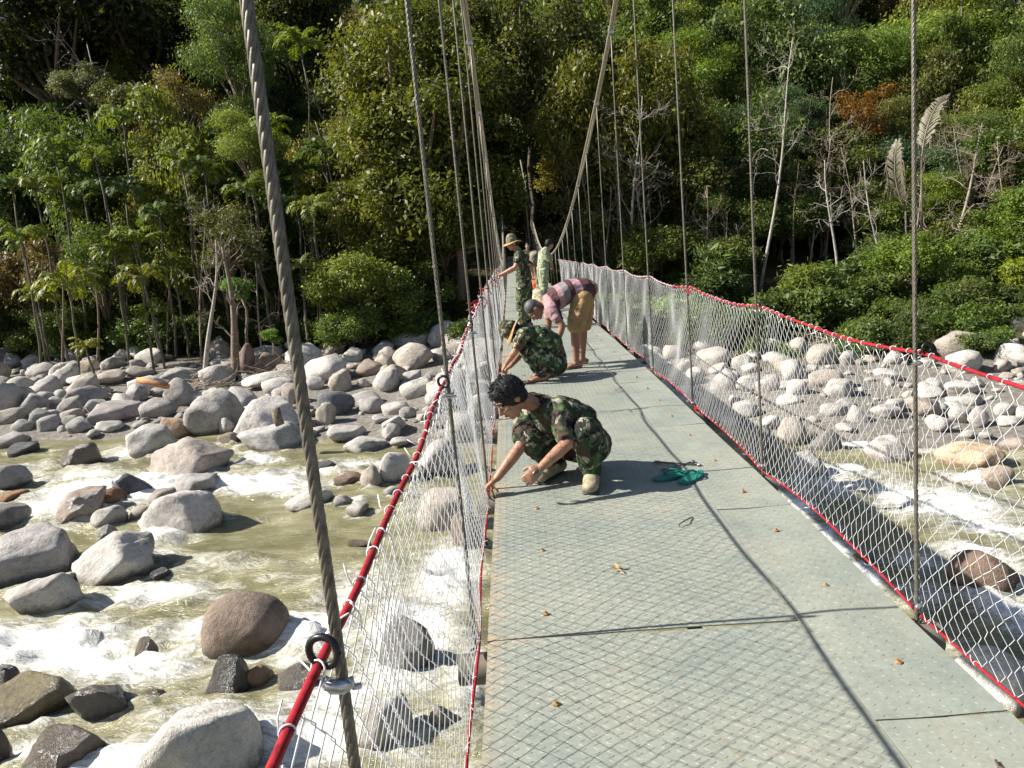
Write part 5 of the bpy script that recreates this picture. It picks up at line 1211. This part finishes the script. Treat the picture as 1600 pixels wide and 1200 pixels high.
# right side named trees
RT = [('shrub',1500,415,41,120,(.055,.085,.025),'wide shrub right of near hanger under the grey stems'),('round',1495,365,46,120,(.06,.08,.025),'dull bush tree behind the grey leafless stems'),('round',930,330,50,150,(.07,.085,.025),'dull leafy tree low behind the main cable low point'),('round',1010,385,46,120,(.075,.10,.028),'low bush tree just above right netting'),('sparse',890,250,54,130,(.10,.10,.03),'thin yellowish tree right of the bridge gateway'),('round',1110,400,45,120,(.06,.08,.025),'low dark bush tree left of tall white trunk'),('feather',1080,120,60,130,(.085,.14,.03),'bright feathery tree above the right netting'),('feather',935,190,52,60,(.13,.20,.03),'lime green sapling left of main cable'),
 ('round',1000,60,64,150,(.06,.085,.03),'bushy tree at top right of main cable'),('round',1150,70,66,140,(.065,.10,.035),'bushy green tree at top, behind white tree'),
 ('sparse',1000,230,52,180,(.12,.12,.03),'yellow leaved thin tree behind the right netting'),('broad',1060,290,52,170,(.055,.07,.02),'dull green tree low behind right netting'),
 ('feather',1245,190,54,110,(.05,.09,.05),'bluish green tree beside the white trunk'),('sparse',1345,180,53,100,(.085,.05,.014),'tree with a flush of red-orange leaves'),
 ('feather',1480,80,66,240,(.085,.13,.035),'broad bright feathery tree at upper right'),('feather',1360,90,64,160,(.075,.115,.035),'feathery tree left of near right hanger top'),
 ('feather',1570,170,60,170,(.08,.12,.035),'feathery tree at right edge'),('round',1530,280,54,160,(.06,.08,.03),'dull bushy tree right of dead palm fronds'),
 ('round',1330,270,51,150,(.055,.07,.025),'dull green tree below the red leaved one'),('round',1180,290,52,130,(.05,.066,.025),'dark bushy tree behind tall white trunk'),
 ('round',1250,100,68,130,(.10,.10,.03),'olive yellow tree at top right centre'),('broad',1440,20,88,220,(.05,.08,.025),'green tree at the top edge above near right hanger'),
 ('broad',1600,60,90,240,(.05,.075,.03),'tree in the top right corner'),('broad',1080,10,90,240,(.055,.085,.03),'tree at top edge right of main cable'),
 ('bamboo',1250,460,39,110,(.085,.125,.03),'bamboo like leafy clump right of tall white trunk'),('bamboo',1200,500,38,90,(.075,.12,.03),'bamboo like clump nearest to the right netting'),
 ('round',1430,400,38.5,120,(.065,.11,.025),'leafy tree with long glossy leaves at near right hanger'),('round',1580,350,42,130,(.06,.10,.025),'leafy tree crossing the right edge'),
 ('bamboo',1310,490,38,80,(.06,.10,.03),'drooping leaf clump behind right red rope'),('shrub',1380,500,37,90,(.05,.085,.025),'dark low shrub behind right red rope'),
 ('shrub',1520,470,37,110,(.055,.095,.025),'shrub right of near hanger above the red rope'),('shrub',1590,440,38,100,(.10,.13,.02),'yellow green shrub at the right edge'),
 ('shrub',1150,540,36,90,(.10,.15,.045),'bright green shrub low behind right netting'),('shrub',1080,500,38,110,(.10,.15,.05),'bright green shrub by the deck behind right netting'),
 ('shrub',1240,560,33,70,(.06,.11,.03),'shrub above the white boulders on right bank'),('shrub',1440,590,31,60,(.07,.13,.035),'fern like shrub above pinkish boulder on right bank'),
 ('shrub',1350,560,34,80,(.055,.09,.025),'shrub between the branches on right bank')]
for k, px, py, Y, w, col, lab in RT: px_tree(k, px, py, Y, w, (col[0]*1.25, col[1]*1.2, col[2]), lab, name={'feather': 'feathery_tree', 'round': 'bushy_tree', 'sparse': 'thin_tree', 'broad': 'broadleaf_tree', 'shrub': 'shrub', 'bamboo': 'bamboo_clump'}[k], cat={'shrub': 'shrub', 'bamboo': 'bamboo'}.get(k, 'tree'))
# dead grey palm fronds
for px, py, Y, az, L, lab in ((1440, 250, 44, 1.45, 4.2, 'upright dead grey palm frond right of the near hanger'), (1415, 330, 43.5, 2.2, 4.0, 'leaning dead grey palm frond left of the near hanger')):
    p = at_Y(px, py, Y); mb = MB(); tn = []; rs = np.random.RandomState(int(px)); root = empty('dead_frond', p); tag(root, lab, 'palm frond')
    q = frond(mb, tn, (0, 0, 0), 0, az, L, rs, 38, .60, .05, .7, 1.0)
    Mr = Matrix.Rotation(.5, 3, 'Z')
    me = np_mesh('leaflets', np.concatenate(mb.V), np.concatenate(mb.Q), False, {'tint': [.5]*sum(len(v) for v in mb.V)}); me.materials.append(MATS['leaf'])
    o = link('leaflets', me, None, root, (0, 0, 0), (0, 0, .5)); o.color = (.24, .21, .175, 1)
    st = MB(); st.tube(q, np.linspace(.04, .01, len(q)), 5); link('stalk', st.mesh('stalk', True), MATS['dry_branch'], root, (0, 0, 0), (0, 0, .5))
    g = float(ground_z(p.x, Y)); pm = MB(); pm.tube([(0, 0, g-p.z-.3), (.1, 0, (g-p.z)*.5), (0, 0, .05)], [.09, .07, .05], 6); link('trunk', pm.mesh('trunk', True), MATS['palm_bark'], root)
# hillside forest: jittered rows filling the view, alike trees share a label per kind
KINDS = {'broad': ('broadleaf_tree', 'broadleaf tree among the many on the forested hillside', 'broadleaf trees on the hillside'),
         'round': ('bushy_tree', 'bushy tree among the many on the forested hillside', 'bushy trees on the hillside'),
         'feather': ('feathery_tree', 'feathery leaved tree among the many on the forested hillside', 'feathery trees on the hillside'),
         'sparse': ('thin_tree', 'thin crowned tree among the many on the forested hillside', 'thin trees on the hillside')}
Y = 50.0
while Y < 128:
    step = 3.4 + (Y-50)*.032; half = Y*.70+7; X = -half+rnd.uniform(0, step)
    while X < half:
        yy = Y+rnd.uniform(-1.6, 1.6); xx = X+rnd.uniform(-1.2, 1.2)
        if not (abs(xx-.7) < 5.2 and yy < 63):
            left = xx < -.05*yy
            k = rnd.choices(['broad', 'round', 'feather', 'sparse'], (5, 4, 1.5, 1) if left else (2.5, 4, 5, 1.6))[0]
            s = rnd.uniform(.6, 1.3)*(1+.006*(Y-50)); szz = rnd.uniform(.9, 1.75); g = float(ground_z(xx, yy)); R = {'broad': 3.3, 'round': 2.2, 'feather': 2.6, 'sparse': 2.6}[k]*s
            col = rnd.choice([OLIVE, GREEN, DEEP, GREEN, (.055, .07, .022)] if left else [OLIVE, GREEN, BRIGHT, BLUE, (.07, .10, .03), (.09, .10, .03)])
            if rnd.random() < .04: col = DRY
            nm, lb, gr = KINDS[k]
            px, py = to_px((xx, yy, g+R)); tone = 'dry brown' if col is DRY else 'dark' if sum(col) < .13 else 'bright' if sum(col) > .26 else 'olive' if col[0] > col[1]*.8 else 'green'; lb = f"{'slim tall' if szz > 1.4 else 'small' if s < .85 else 'broad'} {tone} {lb.split(' among')[0]} {'high up' if py < 60 else 'midway up' if py < 230 else 'low down'} the hillside {view_words(px, py)}"
            tree(k, xx, yy, g+R*szz*rnd.uniform(.95, 1.6)+(.6 if Y < 56 else 0), s, col, lb, group=gr, name=nm, bark=rnd.choice(['bark', 'dark_bark', 'pale_bark']), gz=g-.1, sz=szz)
        X += step*rnd.uniform(.75, 1.25)
    Y += 4.2 + (Y-50)*.03
for i in range(70):
    xx = rnd.uniform(6, 42); yy = rnd.uniform(47, 74); k = rnd.choice(['round', 'feather', 'feather', 'broad']); s = rnd.uniform(.6, 1.0)*(1+.006*(yy-50)); g = float(ground_z(xx, yy))
    if xx > yy*.68: continue
    R = {'broad': 3.3, 'round': 2.2, 'feather': 2.6}[k]*s; nm, lb, gr = KINDS[k]; px, py = to_px((xx, yy, g+R))
    tree(k, xx, yy, g+R*rnd.uniform(1.0, 1.7), s, rnd.choice([(.07, .10, .03), BRIGHT, (.08, .10, .026), GREEN]), f"{'small' if s < .85 else 'middling'} {lb.split(' among')[0]} {'midway up' if py < 230 else 'low down'} the right hillside {view_words(px, py)}", group=gr, name=nm, gz=g-.1)
# understorey shrubs along the forest edge
for i in range(240):
    X = rnd.uniform(-40, 34) if i < 170 else rnd.uniform(-36, -3); d = rnd.uniform(14.5, 25) if X < 0 else rnd.uniform(9.5, 23) if i % 3 else rnd.uniform(11, 15); yy = float(shore(X))+d
    if abs(X-.6) < 2.6: continue
    g = float(ground_z(X, yy)); s = rnd.uniform(.6, 1.35)*(.75+.045*(d-10))
    k = 'bamboo' if rnd.random() < .25 and X > 2 else 'shrub'
    sc_ = rnd.choice([GREEN, DEEP, (.055, .085, .025), (.07, .10, .03)]); tone = 'dark green' if sc_ is DEEP else 'bright green' if sc_[0] > .065 else 'mid green'
    tree(k, X, yy, g+.75*s, s, sc_, f"{'small' if s < .85 else 'tall' if s > 1.3 else 'middling'} {tone} {'shrub' if k == 'shrub' else 'leafy clump'} {'in front at' if d < 14 else 'just inside' if d < 19.5 else 'deep inside'} the forest edge {view_words(*to_px((X, yy, g)))}", cat='shrub', group='shrubs along the forest edge' if k == 'shrub' else 'long leaved clumps along the forest edge', name='shrub' if k == 'shrub' else 'bamboo_clump', gz=g)
# driftwood, brushwood, fallen branch
a, b = at_Y(215, 594, 33), at_Y(263, 604, 32.6)
curve_thing('driftwood_plank', 'rusty orange driftwood plank lying across left boulders', 'driftwood', [a, a*.6+b*.4+Vector((0, 0, .04)), b], .13, MATS['driftwood'], 5)
hz_ = hit_ground(434, 668)
curve_thing('log_stub', 'short upright broken log stuck against the broad pale boulder', 'log', [at_Y(438, 664, 26.2), at_Y(434, 655, 26.2), at_Y(430, 638, 26.25)], .17, MATS['bark'], 8)
a, b, c_ = at_Y(1075, 590, 33), at_Y(1160, 572, 33.5), at_Y(1262, 562, 34)
curve_thing('fallen_branch', 'long pale fallen branch above the right bank boulders', 'branch', [a, a*.5+b*.5+Vector((0, 0, .05)), b, b*.5+c_*.5+Vector((0, 0, -.03)), c_], .06, MATS['pale_bark'], 6)
rs = np.random.RandomState(9); mb = MB()
for i in range(150):
    q = at_Y(rs.uniform(285, 480), 560, 38.5); x0 = q.x; y0 = 38.2+rs.uniform(-1.2, 1.4); z0 = float(ground_z(x0, y0)); az = rs.normal(0, .7)+(math.pi if rs.rand() < .4 else 0); L = rs.uniform(.6, 1.8); d = nv((math.cos(az), math.sin(az)*.5, rs.uniform(-.05, .5)))
    p = nv((x0, y0, z0+rs.uniform(.02, .5))); mb.tube([p, p+d*L*.5+rs.normal(0, .08, 3), p+d*L+rs.normal(0, .15, 3)], [.022, .016, .006], 4, False)
tag(link('brushwood', mb.mesh('brushwood', True), MATS['dry_branch']), 'tangled dry brushwood washed up at the forest foot', 'brushwood', kind='stuff')
# leaf litter twigs at right forest foot
mb = MB()
for i in range(120):
    q = at_Y(rs.uniform(1130, 1600), 560, 36); x0 = q.x; y0 = 36+rs.uniform(-3, 3); z0 = float(ground_z(x0, y0)); az = rs.uniform(0, 6.28); L = rs.uniform(.5, 1.8); d = nv((math.cos(az), math.sin(az), rs.uniform(-.02, .4)))
    p = nv((x0, y0, z0+.03)); mb.tube([p, p+d*L*.5+rs.normal(0, .08, 3), p+d*L+rs.normal(0, .15, 3)], [.02, .015, .006], 4, False)
tag(link('brushwood', mb.mesh('brushwood', True), MATS['dry_branch']), 'scattered dry sticks along the foot of right forest', 'brushwood', kind='stuff')
